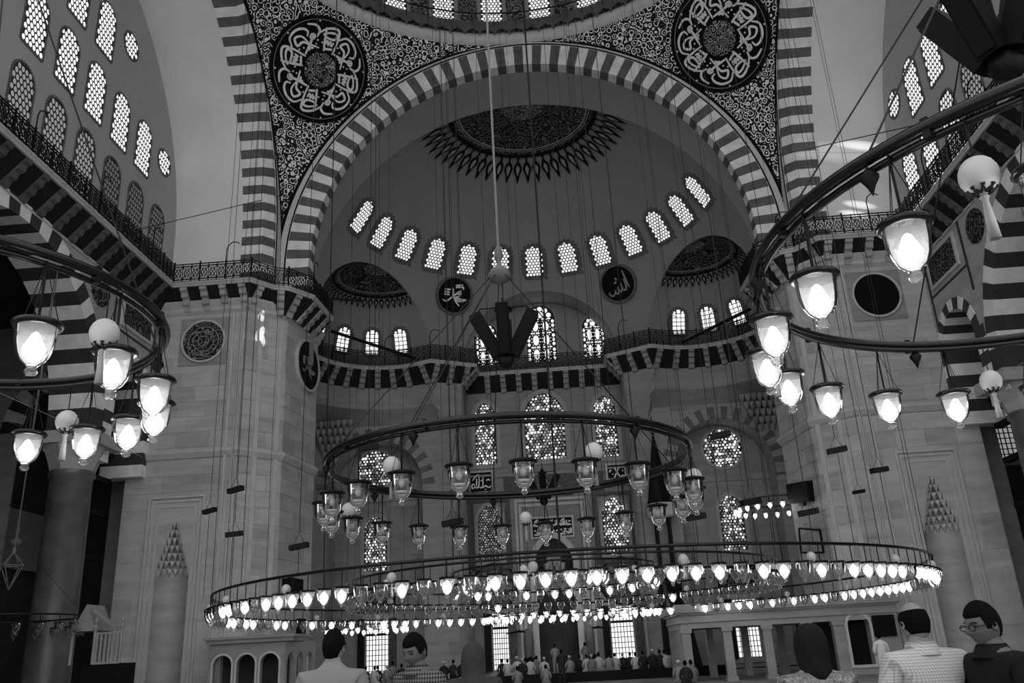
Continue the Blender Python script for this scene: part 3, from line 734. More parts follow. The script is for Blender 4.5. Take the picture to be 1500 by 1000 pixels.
for s in (-1, 1):
    p = Vector((s*11.0, 0, 31.8)); d = Vector((s*1, 1, 0)).normalized()
    ph = Vector((.70, 0, 1.65)); ctr = onY(466, 102, 37.9) if s < 0 else onY(1057, 55, 37.9)
    # the point of the pendentive sphere that lies in that direction
    dv = (ctr-CAM).normalized(); oc = CAM-Vector((0, 26.75, ZP)); b_ = oc.dot(dv); q = b_*b_-(oc.dot(oc)-RP*RP); P_ = CAM+dv*(-b_+math.sqrt(q))
    P_ = Vector(((abs(P_.x))*s, P_.y, P_.z)); n = (Vector((0, 26.75, ZP))-P_).normalized(); u = Vector((0, 0, 1)).cross(n).normalized()
    F = Fr(P_+n*.28, u, n.cross(u), n); R1 = 2.75
    root = empty('inscription_disc'); tag(root, 'large black disc of white ringed writing on the %s pendentive' % ('left' if s < 0 else 'right'), 'plaque')
    obj('disc', MB().plate(F, circ(0, 0, R1, 64), -.45, 0), 'disc_black', root)
    obj('rim', MB().ringplate(F, circ(0, 0, R1-.12, 64), circ(0, 0, R1+.04, 64), -.3, .06), 'disc_black', root)
    obj('rim_line', MB().ringplate(F, circ(0, 0, R1-.19, 64), circ(0, 0, R1-.16, 64), -.1, .03), 'script_grey', root)
    obj('hub', MB().plate(F, circ(0, 0, R1*.33, 40), -.1, .03), 'arabesque_small', root)
    mb = MB()
    for k in range(8):
        S_ = SEC if k % 2 == 0 else SEC2; a = -2*PI*k/8+(.0 if s < 0 else .2); ca, sa = math.cos(a), math.sin(a)
        strokes(mb, F, [[(1.3*x*ca-y*sa, 1.3*x*sa+y*ca) for x, y in L] for L in S_], .066, sc_=R1)
        for (x, y) in ((.14, .47), (-.13, .5), (.2, .52), (-.3, .86)): dot(mb, F, R1*(x*ca-y*sa), R1*(x*sa+y*ca), .06)
    obj('writing', mb, 'script_white', root, kind='stuff')
# the two name discs between the half-dome arches (strokes follow the photograph)
MUH = [[(-.15, .45), (-.1, .2), (-.05, -.1), (.15, -.4), (.4, -.65)], [(-.75, -.35), (-.5, -.42), (-.15, -.12), (.25, .22), (.42, .28), (.4, .12), (.25, .1), (.22, .22)],
       [(.35, -.02), (.05, -.15), (.65, -.22), (.82, -.2), (.4, -.35), (-.05, -.2)], [(0, .62), (.5, .72)], [(.02, .5), (.5, .58), (.55, .42)], [(-.7, .3), (-.3, .34)], [(-.7, .15), (-.35, .15)], [(-.7, 0), (-.35, 0)]]
ALL = [[(.48, .75), (.55, .3), (.62, -.12), (.7, -.4)], [(.45, .2), (.5, -.3), (.42, -.5), (.25, -.45), (.2, -.1)], [(.2, 0), (.2, -.4), (.05, -.55), (-.05, -.3)], [(-.05, -.2), (-.1, -.6), (-.3, -.55), (-.25, -.35)], [(-.3, -.5), (-.5, -.7), (-.7, -.55), (-.68, -.4)], [(-.25, .05), (-.05, .15)], [(-.1, .4), (-.02, .25)]]
for s in (-1, 1):
    # two plaques at 29.5 degrees either side of the axis
    F = sphere_frame(SCN, RS, dirn(29.2*s), 23.35, .22)
    root = empty('name_disc'); tag(root, 'small round black plaque with white name %s of the middle lunette' % ('left' if s < 0 else 'right'), 'plaque')
    obj('disc', MB().plate(F, circ(0, 0, 1.12, 48), -.3, 0), 'disc_black', root)
    obj('rim', MB().ringplate(F, circ(0, 0, 1.10, 48), circ(0, 0, 1.24, 48), -.3, .05), 'stripe_dark', root)
    u = F.u; sg = 1 if u.x > 0 else -1
    mb = MB(); strokes(mb, F, [[(x*sg, y) for x, y in L] for L in (MUH if s < 0 else ALL)], .058, sc_=1.0); obj('writing', mb, 'script_white' if s < 0 else 'script_grey', root, kind='stuff')
def name_plaque(F, R, label, m_disc='disc_black', square=True, rings=False, sq=1.2):
    root = empty('round_plaque'); tag(root, label, 'plaque')
    if square: obj('back_plate', MB().plate(F, rect(-R*sq, -R*sq, R*sq, R*sq), -.02, .04), 'marble_shade_c', root)
    obj('disc', MB().plate(F, circ(0, 0, R, 48), -.02, .09), m_disc, root)
    obj('rim', MB().ringplate(F, circ(0, 0, R, 48), circ(0, 0, R*1.09, 48), -.02, .15), 'moulding', root)
    if rings:
        for r in (.25, .5, .72): obj('inner_ring', MB().ringplate(F, circ(0, 0, R*r, 40), circ(0, 0, R*r+.025, 40), .05, .11), 'script_grey', root)
    return root
name_plaque(Fr((-15.98, 37.75, 16.5), (1, 0, 0), (0, 0, 1), (0, -1, 0)), 1.0, 'carved round plaque on a square plate high on the left pier front', 'tile_print', rings=True)
name_plaque(Fr((15.98, 37.75, 16.45), (1, 0, 0), (0, 0, 1), (0, -1, 0)), 1.03, 'plain black round plaque on a square plate high on the right pier front', 'disc_black')
for s in (-1, 1):
    F3, w3 = face(s, C, D, (-.99, -.13)); F = Fr(F3.p(2.45, 16.35, .02), F3.u, F3.v, F3.n)
    o = name_plaque(F, 1.28, 'round black plaque on the inner face of the %s pier' % ('left' if s < 0 else 'right'), square=False)
    mb = MB(); strokes(mb, F, MUH, .07, d=.11); obj('writing', mb, 'script_grey', o, kind='stuff')

# ------------------------------------------------------------------ painted crowns of the half-domes
def crown(c, R, t0, t1, t2, nleaf, az0, az1, label, hub):
    root = empty('painted_crown'); tag(root, label, kind='structure')
    def sp(t, a, r): return Vector((c.x+r*math.sin(t)*math.sin(a), c.y+r*math.sin(t)*math.cos(a), c.z+r*math.cos(t)))
    def cap(ta, tb, r, m, name, na=48, nt=6):
        mb = MB(); vs = [sp(ta+(tb-ta)*i/nt, az0+(az1-az0)*j/na, r) for i in range(nt+1) for j in range(na+1)]
        mb.add(vs, [(i*(na+1)+j, i*(na+1)+j+1, (i+1)*(na+1)+j+1, (i+1)*(na+1)+j) for i in range(nt) for j in range(na)]); obj(name, mb, m, root, smooth=True)
    cap(.0, t0, R-.09, 'arabesque_dark', 'dark_field')
    cap(.0, hub, R-.12, 'frieze_print', 'hub'); 
    cap(t0*.86, t0*.88, R-.12, 'script_grey', 'ring_line', nt=1); cap(t0*.90, t0*.91, R-.12, 'script_grey', 'ring_line', nt=1)
    cap(t0*.96, t0*1.02, R-.10, 'black_line', 'border', nt=1)
    da = (az1-az0)/nleaf; H = t2-t1; prof = [(0, .26), (.10, .14), (.2, .10), (.32, .34), (.45, .45), (.58, .36), (.72, .20), (.82, .16), (.9, .10), (1.0, .0)]
    prof2 = [(.34, .05), (.45, .20), (.56, .15), (.70, .03)]
    for i in range(nleaf):
        a = az0+da*(i+.5); mb = MB(); n = len(prof)
        vs = [sp(t1+H*t, a-da*w, R-.10) for t, w in prof]+[sp(t1+H*t, a+da*w, R-.10) for t, w in prof]
        mb.add(vs, [(k, k+1, n+k+1, n+k) for k in range(n-1)], 0)
        n2 = len(prof2); vs = [sp(t1+H*t, a-da*w, R-.13) for t, w in prof2]+[sp(t1+H*t, a+da*w, R-.13) for t, w in prof2]
        mb.add(vs, [(k, k+1, n2+k+1, n2+k) for k in range(n2-1)], 1)
        obj('leaf_motif', mb, ['black_line', 'script_grey'], root)
crown(SCN, RS, math.radians(20.5), math.radians(20.3), math.radians(30), 27, -PI/2, PI/2, 'black painted crown with pointed fringe at the top of the half-dome', math.radians(6))
for s in (-1, 1):
    ce = SCN+dirn(60*s)*DP
    crown(ce, RE, math.radians(33), math.radians(32.5), math.radians(43), 26, math.radians(60*s)-PI/2, math.radians(60*s)+PI/2, 'black painted crown with fringe in the %s corner half-dome' % ('left' if s < 0 else 'right'), math.radians(10))

# ------------------------------------------------------------------ galleries: slab, consoles, iron railing
def bar(mb, a, b, t=.03): mb.tube([a, b], t/1.6, 4, cap=False)
pm = MB()
for a, b in (((0, 0, .04), (1, 0, .04)), ((0, 0, .97), (1, 0, .97)), ((0, 0, .16), (1, 0, .16)), ((0, 0, .85), (1, 0, .85))): bar(pm, a, b, .05)
for x in (0, .333, .667): bar(pm, (x, 0, 0), (x, 0, 1), .035)
for k in range(3):
    x = .333*k
    for a, b in (((x, 0, .16), (x+.333, 0, .85)), ((x+.333, 0, .16), (x, 0, .85))): bar(pm, a, b, .03)
    pm.tube([(x+.167+.11*math.cos(2*PI*i/8), 0, .5+.19*math.sin(2*PI*i/8)) for i in range(8)], .022, 4, closed=True)
    for zz in (.27, .73): pm.tube([(x+.167+.06*math.cos(2*PI*i/6), 0, zz+.06*math.sin(2*PI*i/6)) for i in range(6)], .018, 3, closed=True)
PANEL = pm.mesh('railing_panel', 'iron')
po = MB().box((0, 0, .55), (.06, .06, 1.1)); POST = po.mesh('railing_post', 'iron')
pl = MB().box((0, 0, .55), (.06, .06, 1.1)); pl.tube([(0, 0, 1.1), (0, 0, 1.6), (.08, 0, 1.85), (.28, 0, 2.0), (.5, 0, 1.98), (.6, 0, 1.9)], .028, 5); HOOK = pl.mesh('lamp_post', 'iron')
cb = MB(); W_ = .17
pf = [(0, -1.05), (.18, -1.0), (.26, -.78), (.42, -.72), (.5, -.48), (.68, -.42), (.76, -.2), (.9, -.16), (.92, 0), (0, 0)]
cb.plate(Fr((0, W_, 0), (1, 0, 0), (0, 0, 1), (0, 1, 0)), pf, -2*W_, 0)
CONS = cb.mesh('console', 'marble_b'); CONS2 = cb.mesh('console', 'marble_shade_c'); CONS3 = cb.mesh('console', 'granite')  # long side-wall consoles take dark granite to paint in their poor light
def gallery(name, path, z, label, over=1.0, hooks=4, pitch=1.08):
    root = sempty(name, label); out = offset_path(path, over); inn = [Vector(p) for p in path]
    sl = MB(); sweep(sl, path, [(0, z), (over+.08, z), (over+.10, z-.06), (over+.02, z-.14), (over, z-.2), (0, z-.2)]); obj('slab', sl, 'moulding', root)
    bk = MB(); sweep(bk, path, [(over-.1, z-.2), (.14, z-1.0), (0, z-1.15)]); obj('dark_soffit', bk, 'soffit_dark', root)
    cnt = 0
    for i in range(len(path)-1):
        a, b = out[i], out[i+1]; e = b-a; L = e.length
        if L < .05: continue
        t = e/L; nrm = Vector((t.y, -t.x)); k = max(1, round(L/1.15)); w = L/k
        for j in range(k):
            p = a+t*(w*j); m = Matrix(((t.x*w, -t.y, 0, p.x), (t.y*w, t.x, 0, p.y), (0, 0, 1, z), (0, 0, 0, 1)))
            link('railing_panel', PANEL, root, m); hk = (cnt % hooks == 0); cnt += 1
            m = Matrix(((t.x, -t.y, 0, p.x), (t.y, t.x, 0, p.y), (0, 0, 1, z), (0, 0, 0, 1)))
            link('lamp_post' if hk else 'railing_post', HOOK if hk else POST, root, m)
        k = max(1, round(L/pitch)); w = L/k
        for j in range(k):
            p = a+t*(w*(j+.5))-nrm*over
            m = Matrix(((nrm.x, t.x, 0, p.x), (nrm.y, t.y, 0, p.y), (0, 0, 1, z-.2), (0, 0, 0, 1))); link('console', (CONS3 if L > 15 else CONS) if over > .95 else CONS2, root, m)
    return root
for s in (-1, 1):
    side = 'left' if s < 0 else 'right'
    p1 = spath(s, [(18.3, 16), (18.3, 37.75), A[:1] and (14.0, 37.75), (13.2, 38.6), (12.75, 38.75), (12.1, 39.6), (12.0, 42.6)])
    p1 = spath(s, [(18.3, 16), (18.3, 37.75), (14.0, 37.75), (13.3, 38.7), (12.7, 38.9), (12.15, 39.7), (12.0, 42.6)])
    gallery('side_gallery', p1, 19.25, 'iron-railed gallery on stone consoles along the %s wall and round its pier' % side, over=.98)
half = []
ce = SCN+dirn(-60)*DP
for k in range(0, 13):
    a = math.radians(205-145*k/12); half.append((ce.x+RE*math.cos(a), ce.y+RE*math.sin(a)))
half += [(-4.99, 51.25), (-4.99, YQ)]
full = half+[(-x, y) for x, y in half[::-1]]
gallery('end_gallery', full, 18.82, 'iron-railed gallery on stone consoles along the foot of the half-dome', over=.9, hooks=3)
# ------------------------------------------------------------------ mihrab, panels, tile work on the far wall
mi = empty('mihrab', (0, YQ, FLOOR)); tag(mi, 'tall marble mihrab niche with a stepped hood in the middle of the far wall', 'mihrab')
FM = Fr((0, YQ, 0), (1, 0, 0), (0, 0, 1), (0, -1, 0))
def child(name, mb, m, par, smooth=False, kind=None):
    """world-space mesh under a placed empty"""
    o = obj(name, mb, m, None, smooth, kind=kind); o.parent = par; o.matrix_parent_inverse = Matrix.Translation(-Vector(par.location)); return o
mb = MB(); N = 16
for k in range(N):
    a0, a1 = PI*k/N, PI*(k+1)/N
    for z0, z1 in ((FLOOR, 8.6),):
        mb.quad((1.2*math.cos(a0), YQ+.02+1.2*math.sin(a0), z0), (1.2*math.cos(a1), YQ+.02+1.2*math.sin(a1), z0), (1.2*math.cos(a1), YQ+.02+1.2*math.sin(a1), z1), (1.2*math.cos(a0), YQ+.02+1.2*math.sin(a0), z1))
child('niche', mb, 'shadow_stone', mi, True)
mb = MB()
for t in range(5):
    z = 5.0+.42*t; r = 1.12*(1-t/5.6)
    for k in range(7-t):
        a = PI*(k+.5)/(7-t); mb.lathe([(.03, -.2), (.16, 0), (.2, .42)], 7, (r*math.cos(a), YQ+r*math.sin(a)*.95+.1, z))
child('muqarnas', mb, 'marble_b', mi, kind='stuff')
child('surround', MB().ringplate(FM, mih, offset_poly(mih, .35), 0, .16), 'moulding', mi)
for x0, x1, z1, t in ((-2.25, 2.25, 10.6, .14), (-2.0, 2.0, 10.3, .08)):
    b = .16; child('frame', MB().plate(FM, [(x0, FLOOR), (x0+b, FLOOR), (x0+b, z1-b), (x1-b, z1-b), (x1-b, FLOOR), (x1, FLOOR), (x1, z1), (x0, z1)], 0, t), 'moulding', mi)
child('tile_band', MB().plate(FM, rect(-2.85, 10.85, 3.4, 12.15), 0, .10), 'tile_dark', mi)
child('crest', MB().plate(FM, [(-1.75, 10.75), (1.5, 10.75), (1.3, 11.0), (.9, 11.1), (.6, 11.4), (.2, 11.5), (-.1, 11.9), (-.4, 11.5), (-.8, 11.4), (-1.1, 11.1), (-1.55, 11.0)], 0, .2), 'frieze_print', mi)
def written_panel(x0, z0, x1, z1, label, lines, F=FM, m='disc_black', ink='script_white'):
    root = empty('written_panel', (x0, YQ, z0)); tag(root, label, 'plaque')
    child('board', MB().plate(F, rect(x0, z0, x1, z1), .03, .12), m, root)
    child('frame', MB().ringplate(F, rect(x0, z0, x1, z1), rect(x0-.12, z0-.12, x1+.12, z1+.12), 0, .17), 'moulding', root)
    mb = MB(); strokes(mb, F, [[(x0+(x1-x0)*x, z0+(z1-z0)*y) for x, y in L] for L in lines], .045, d=.14); child('writing', mb, ink, root, kind='stuff'); return root
PHR = [[(.95, .3), (.9, .2), (.8, .22), (.72, .3), (.62, .22), (.55, .25)], [(.6, .75), (.58, .3), (.5, .2), (.4, .25)], [(.42, .8), (.4, .35), (.3, .2), (.2, .3)], [(.3, .7), (.29, .3)], [(.22, .3), (.12, .18), (.06, .3), (.14, .42), (.2, .34)], [(.75, .55), (.85, .62), (.92, .55)], [(.1, .6), (.3, .85), (.45, .88)], [(.68, .12), (.72, .08)], [(.5, .55), (.55, .6)]]
PHR2 = [[(.95, .85), (.93, .3), (.9, .2)], [(.85, .85), (.83, .35), (.7, .2), (.62, .3), (.72, .42), (.8, .3)], [(.55, .85), (.35, .4), (.3, .3)], [(.35, .85), (.5, .5), (.58, .35)], [(.5, .2), (.3, .15), (.2, .25), (.12, .15), (.05, .3)], [(.1, .6), (.12, .7), (.2, .72)], [(.22, .5), (.27, .52)], [(.7, .65), (.75, .7)]]
written_panel(-4.95, 11.25, -3.6, 12.45, 'small black writing panel left of the tiled band over the mihrab', PHR)
written_panel(3.7, 11.25, 5.0, 12.4, 'small black writing panel right of the tiled band over the mihrab', PHR2)
long = []
for k in range(3):
    for L in (PHR, PHR2, PHR)[k]: long.append([(.02+.33*k+.31*x, .5+.48*y) for x, y in L])
    for L in (PHR2, PHR, PHR2)[k]: long.append([(.02+.33*k+.31*x, .02+.46*y) for x, y in L])
written_panel(-1.2, 8.25, 1.25, 9.35, 'wide black panel with two lines of white writing inside the mihrab frame', long)
for x, z, l in ((-3.68, 5.45, 'left'), (4.03, 5.4, 'right')):
    root = empty('tile_roundel', (x, YQ, z)); tag(root, 'large dark tile roundel with circled writing %s of the mihrab' % l, 'roundel')
    F = Fr((x, YQ, z), (1, 0, 0), (0, 0, 1), (0, -1, 0))
    child('disc', MB().plate(F, circ(0, 0, 1.3, 48), 0, .07), 'tile_dark', root)
    child('rim', MB().ringplate(F, circ(0, 0, 1.3, 48), circ(0, 0, 1.42, 48), 0, .12), 'disc_black', root)
    mb = MB()
    for k in range(8):
        a = 2*PI*k/8; ca, sa = math.cos(a), math.sin(a); strokes(mb, F, [[(x_*ca-y_*sa, x_*sa+y_*ca) for x_, y_ in L] for L in SEC], .03, d=.09, sc_=1.25)
    child('writing', mb, 'script_grey', root, kind='stuff')
for x0, x1, z0, z1, l in ((-12.1, -9.85, 4.45, 5.7, 'left'), (9.75, 11.95, 4.45, 5.8, 'right')):
    root = empty('tiled_plaque', (x0, YQ, z0)); tag(root, 'dark tiled panel above the floor window of the %s recess' % l, 'tile panel')
    child('tile_field', MB().plate(FM, rect(x0, z0, x1, z1), 0, .07), 'tile_print', root); child('frame', MB().ringplate(FM, rect(x0, z0, x1, z1), rect(x0-.1, z0-.1, x1+.1, z1+.1), 0, .11), 'disc_black', root)
for x, l in ((-1.78, 'left'), (1.80, 'right')):
    root = empty('great_candle', (x, YQ-.9, FLOOR)); tag(root, 'huge dark candlestick standing %s of the mihrab niche' % l, 'candlestick')
    obj('stand', MB().lathe([(0, 0), (.5, 0), (.52, .1), (.3, .35), (.2, .8), (.22, .95), (.36, 1.05), (.36, 1.12), (.2, 1.15)], 16), 'iron', root, True)
    obj('candle', MB().lathe([(.2, 1.1), (.26, 1.6), (.28, 2.2), (.16, 2.7), (.0, 2.8)], 16), 'stripe_dark', root, True)
    w = MB(); sg = -1 if x < 0 else 1; w.tube([(0, 0, 2.55), (sg*.5, 0, 2.62), (sg*1.0, 0, 2.55), (sg*1.3, 0, 2.5)], [.05, .07, .05, .02], 6); obj('arm', w, 'iron', root)
# ------------------------------------------------------------------ minbar with its spire
mn = empty('minbar', (6.49, 51.0, FLOOR)); mn.scale = (1.0625,)*3; tag(mn, 'dark pulpit stair with a tall black conical spire right of the mihrab', 'pulpit')
obj('spire', MB().lathe([(.74, 8.7), (.66, 8.9), (.1, 12.3), (.02, 12.4)], 8), 'dark_wood', mn)
obj('finial', MB().lathe([(.03, 12.3), (.10, 12.45), (.03, 12.6), (.13, 12.8), (.03, 13.0), (.08, 13.15), (.0, 13.9)], 10), 'iron', mn, True)
obj('canopy_drum', MB().lathe([(.62, 7.9), (.78, 8.0), (.78, 8.7), (.5, 8.75)], 8), 'marble_c', mn)
for i in range(4):
    a = PI/4+PI/2*i; obj('canopy_post', MB().box((.5*math.cos(a), .5*math.sin(a), 6.7), (.14, .14, 2.6)), 'dark_wood', mn)
obj('landing', MB().box((0, 0, 5.2), (1.3, 1.3, .3)).box((0, 0, 2.5), (1.2, 1.2, 5.2)), 'dark_wood', mn)
st = MB(); st.plate(Fr((-.45, 0, 0), (0, -1, 0), (0, 0, 1), (-1, 0, 0)), [(.5, 0), (6.0, 0), (6.0, .4), (.5, 4.9)], -.9, 0); obj('stair_side', st, 'dark_wood', mn)
rb = MB(); rb.plate(Fr((-.5, 0, 0), (0, -1, 0), (0, 0, 1), (-1, 0, 0)), [(.5, 4.9), (6.0, .4), (6.0, 1.3), (.5, 5.8)], -.08, 0); obj('stair_rail', rb, 'tile_dark', mn)
# ------------------------------------------------------------------ marble tribune on columns in front of the right pier
tr_ = empty('tribune', (5.0, 36.0, FLOOR)); tag(tr_, 'low marble tribune on square columns in front of the right pier', 'tribune')
X0, X1, Y0, Y1 = 5.1, 13.45, 36.0, 41.0; H0, H1 = 2.25, 3.1
mb = MB(); sweep(mb, [(X0, Y1), (X0, Y0), (X1, Y0)][::-1][::-1], [(0, 0)]) if False else None
ent = MB()
for z0, z1, o in ((2.2, 2.42, 0), (2.42, 2.5, .08), (2.5, 2.72, .04), (2.72, 2.8, .16), (2.8, 2.9, .28), (2.9, 3.12, .22)):
    ent.box(((X0+X1)/2, (Y0+Y1)/2, (z0+z1)/2), (X1-X0+2*o, Y1-Y0+2*o, z1-z0))
child('entablature', ent, 'marble_shade_c', tr_)
for x in (5.25, 6.85, 8.4, 9.95, 11.15):
    child('column', MB().box((x, Y0+.18, 1.2), (.34, .34, 2.05)).box((x, Y0+.18, .28), (.44, .44, .18)).box((x, Y0+.18, 2.12), (.44, .44, .16)), 'marble_shade_c', tr_)
for y in (37.4, 38.6, 39.8, 40.8):
    child('column', MB().box((5.25, y, 1.2), (.3, .3, 2.05)), 'marble_shade_c', tr_)
for x in (6.85, 8.4, 9.95): child('column', MB().box((x, Y1-.3, 1.2), (.3, .3, 2.05)), 'marble_b', tr_)
FT = Fr((0, Y0+.05, 0), (1, 0, 0), (0, 0, 1), (0, -1, 0))
ex = MB().panel(FT, rect(11.3, FLOOR, X1, 2.25), [arch2d(11.95, .42, .55, 2.0, 8)], .5); child('end_wall', ex, 'marble_shade_c', tr_)
child('door', MB().plate(FT, rect(11.4, .5, 12.5, 2.22), -.5, -.45), 'disc_black', tr_)
child('door_frame', MB().ringplate(FT, arch2d(11.95, .42, .55, 2.0, 8), offset_poly(arch2d(11.95, .42, .55, 2.0, 8), .1), 0, .06), 'moulding', tr_)
child('inner_screen', MB().box((10.9, 38.6, 1.2), (1.4, .1, 2.0)), 'shadow_stone', tr_)
P_ = onY(1295, 916, 35.98); nb = empty('notice_board', (P_.x, 35.98, P_.z-.5)); tag(nb, 'small black notice board on the end wall of the marble tribune', 'notice board')
obj('board', MB().box((0, .0, .5), (.78, .05, .72)), 'disc_black', nb); obj('frame', MB().ringplate(Fr((0, 0, .5), (1, 0, 0), (0, 0, 1), (0, -1, 0)), rect(-.38, -.35, .38, .35), rect(-.43, -.4, .43, .4), 0, .04), 'iron', nb)
# ------------------------------------------------------------------ small arcaded fountain house by the left pier
fo = empty('fountain_house', (-12.6, 36.2, FLOOR)); tag(fo, 'low marble arcaded housing at the foot of the left pier', 'fountain')
FF = Fr((-14.0, 36.0, 0), (1, 0, 0), (0, 0, 1), (0, -1, 0))
child('arcade_front', MB().panel(FF, rect(0, FLOOR, 3.15, 2.55), [arch2d(.52+.97*i+.08, .38, .2, 1.75, 8) for i in range(3)], .25), 'marble_shade_c', fo)
for i in range(3): child('arch_rim', MB().ringplate(FF, arch2d(.60+.97*i, .38, .25, 1.75, 8), offset_poly(arch2d(.60+.97*i, .38, .25, 1.75, 8), .08), 0, .05), 'moulding', fo)
FS_ = Fr((-10.85, 36.0, 0), (.25, 1, 0), (0, 0, 1), (1, -.25, 0))
child('arcade_side', MB().panel(FS_, rect(0, FLOOR, 2.4, 2.55), [arch2d(.45+.75*i, .26, .2, 1.7, 6, .3) for i in range(3)], .2), 'marble_shade_c', fo)
cm = MB(); cm.box((-12.3, 37.0, 2.65), (3.6, 2.3, .16)).box((-12.3, 37.0, 2.78), (3.8, 2.5, .1)); child('cornice', cm, 'marble_shade_c', fo)
child('back_panel', MB().box((-12.4, 37.6, 1.3), (3.2, .1, 2.4)), 'shadow_stone', fo)
# ------------------------------------------------------------------ screens and small boxes on the piers
def wall_box(name, F, a, b, w, h, d, label, cat, tilt=0.0):
    R_ = Matrix.Rotation(tilt, 4, 'Z'); root = empty(name, mtx=F.mtx(a, b, .02) @ R_); tag(root, label, cat)
    obj('casing', MB().box((0, 0, d/2), (w, h, d)), 'disc_black', root); obj('face', MB().box((0, 0, d+.01), (w*.9, h*.86, .02)), 'dark_wood', root); obj('bracket', MB().box((0, -h*.55, d*.3), (w*.2, h*.2, d*.5)), 'iron', root); return root
FL3 = PIERS[-1][2]; FR3 = PIERS[1][2]
wall_box('display_screen', FL3, 1.55, 4.95, 1.9, 1.05, .2, 'flat black screen on the inner face of the left pier', 'screen')
wall_box('wall_speaker', FL3, 2.55, 3.2, .55, .95, .25, 'small black speaker box under the screen of the left pier', 'speaker')
wall_box('display_screen', FR3, 2.2, 8.15, 2.6, .95, .25, 'wide black panel fixed on the inner face of the right pier', 'screen', .12)
wf = empty('wire_frame', mtx=FR3.mtx(1.7, 5.7, .1)); tag(wf, 'thin tilted metal frame on the inner face of the right pier', 'frame')
q = MB()
for a, b in (((-.9, -.5, 0), (.9, -.3, .3)), ((.9, -.3, .3), (.7, .8, .3)), ((.7, .8, .3), (-.9, .5, 0)), ((-.9, .5, 0), (-.9, -.5, 0))): q.tube([a, b], .05, 5)
obj('frame_bars', q, 'iron', wf)
# ------------------------------------------------------------------ small preaching stand by the left pier
ks = empty('preaching_stand', (-15.9, 31.0, FLOOR)); tag(ks, 'small pale stand with a pitched roof and slatted side beside the left pier', 'pulpit')
obj('base', MB().box((.4, 0, .9), (1.3, 1.2, 1.8)), 'dark_wood', ks)
for i in range(6): obj('slat', MB().box((.2+.15*i, -.62, 2.3), (.08, .05, 1.0)), 'marble_shade_c', ks)
for z in (1.82, 2.8): obj('rail', MB().box((.57, -.62, z), (.95, .08, .07)), 'marble_shade_c', ks)
rf = MB(); rf.plate(Fr((0, -.65, 0), (1, 0, 0), (0, 0, 1), (0, -1, 0)), [(-.75, 2.9), (-.3, 3.8), (.15, 2.9)], -1.2, 0); obj('roof', rf, 'limestone', ks)
for x in (-.7, .1, 1.05): obj('post', MB().lathe([(.05, 1.8), (.05, 2.9), (.09, 3.0), (.03, 3.1), (.07, 3.2), (0, 3.4)], 8, (x, -.62, 0)), 'marble_shade_c', ks)
sb = MB(); sb.tube([(-.05, -.62, 3.6), (.9, -.62, 2.9)], .06, 4); obj('hand_rail', sb, 'marble_shade_c', ks)
# ------------------------------------------------------------------ prayer platform and low barrier
pb = empty('prayer_platform', (0, 45, FLOOR)); tag(pb, 'low carpeted platform with a dark front edge before the mihrab', 'platform')
child('deck', MB().box((.5, 47.5, .35), (15, 7.6, .3)), 'carpet', pb); child('front_edge', MB().box((.5, 43.65, .42), (15, .12, .44)), 'dark_wood', pb)

# ------------------------------------------------------------------ hanging rings of lamps
def lamp_mesh(n, rod, lit, name):
    """one small lamp as one mesh: 0 metal, 1 glass, 2 flame"""
    mb = MB(); z = -rod
    mb.tube([(0, 0, 0), (0, 0, z+.02)], .012, 4, mi=0)
    mb.lathe([(.0, z+.03), (.15, z+.02), (.165, z), (.15, z-.02), (.12, z-.015)], n, mi=0)
    mb.lathe([(.145, z-.01), (.14, z-.12), (.118, z-.22), (.07, z-.29), (.028, z-.32), (.035, z-.345), (.028, z-.37), (.0, z-.39)], n, mi=1)
    if lit: mb.lathe([(.0, z-.04), (.06, z-.10), (.085, z-.17), (.06, z-.25), (.0, z-.29)], 8, mi=2)
    else: mb.lathe([(.02, z-.05), (.035, z-.1), (.03, z-.16), (.0, z-.19)], 6, mi=1)
    return mb.mesh(name, ['iron', 'lamp_glass_lit' if lit else 'lamp_glass', 'flame_far'], True)
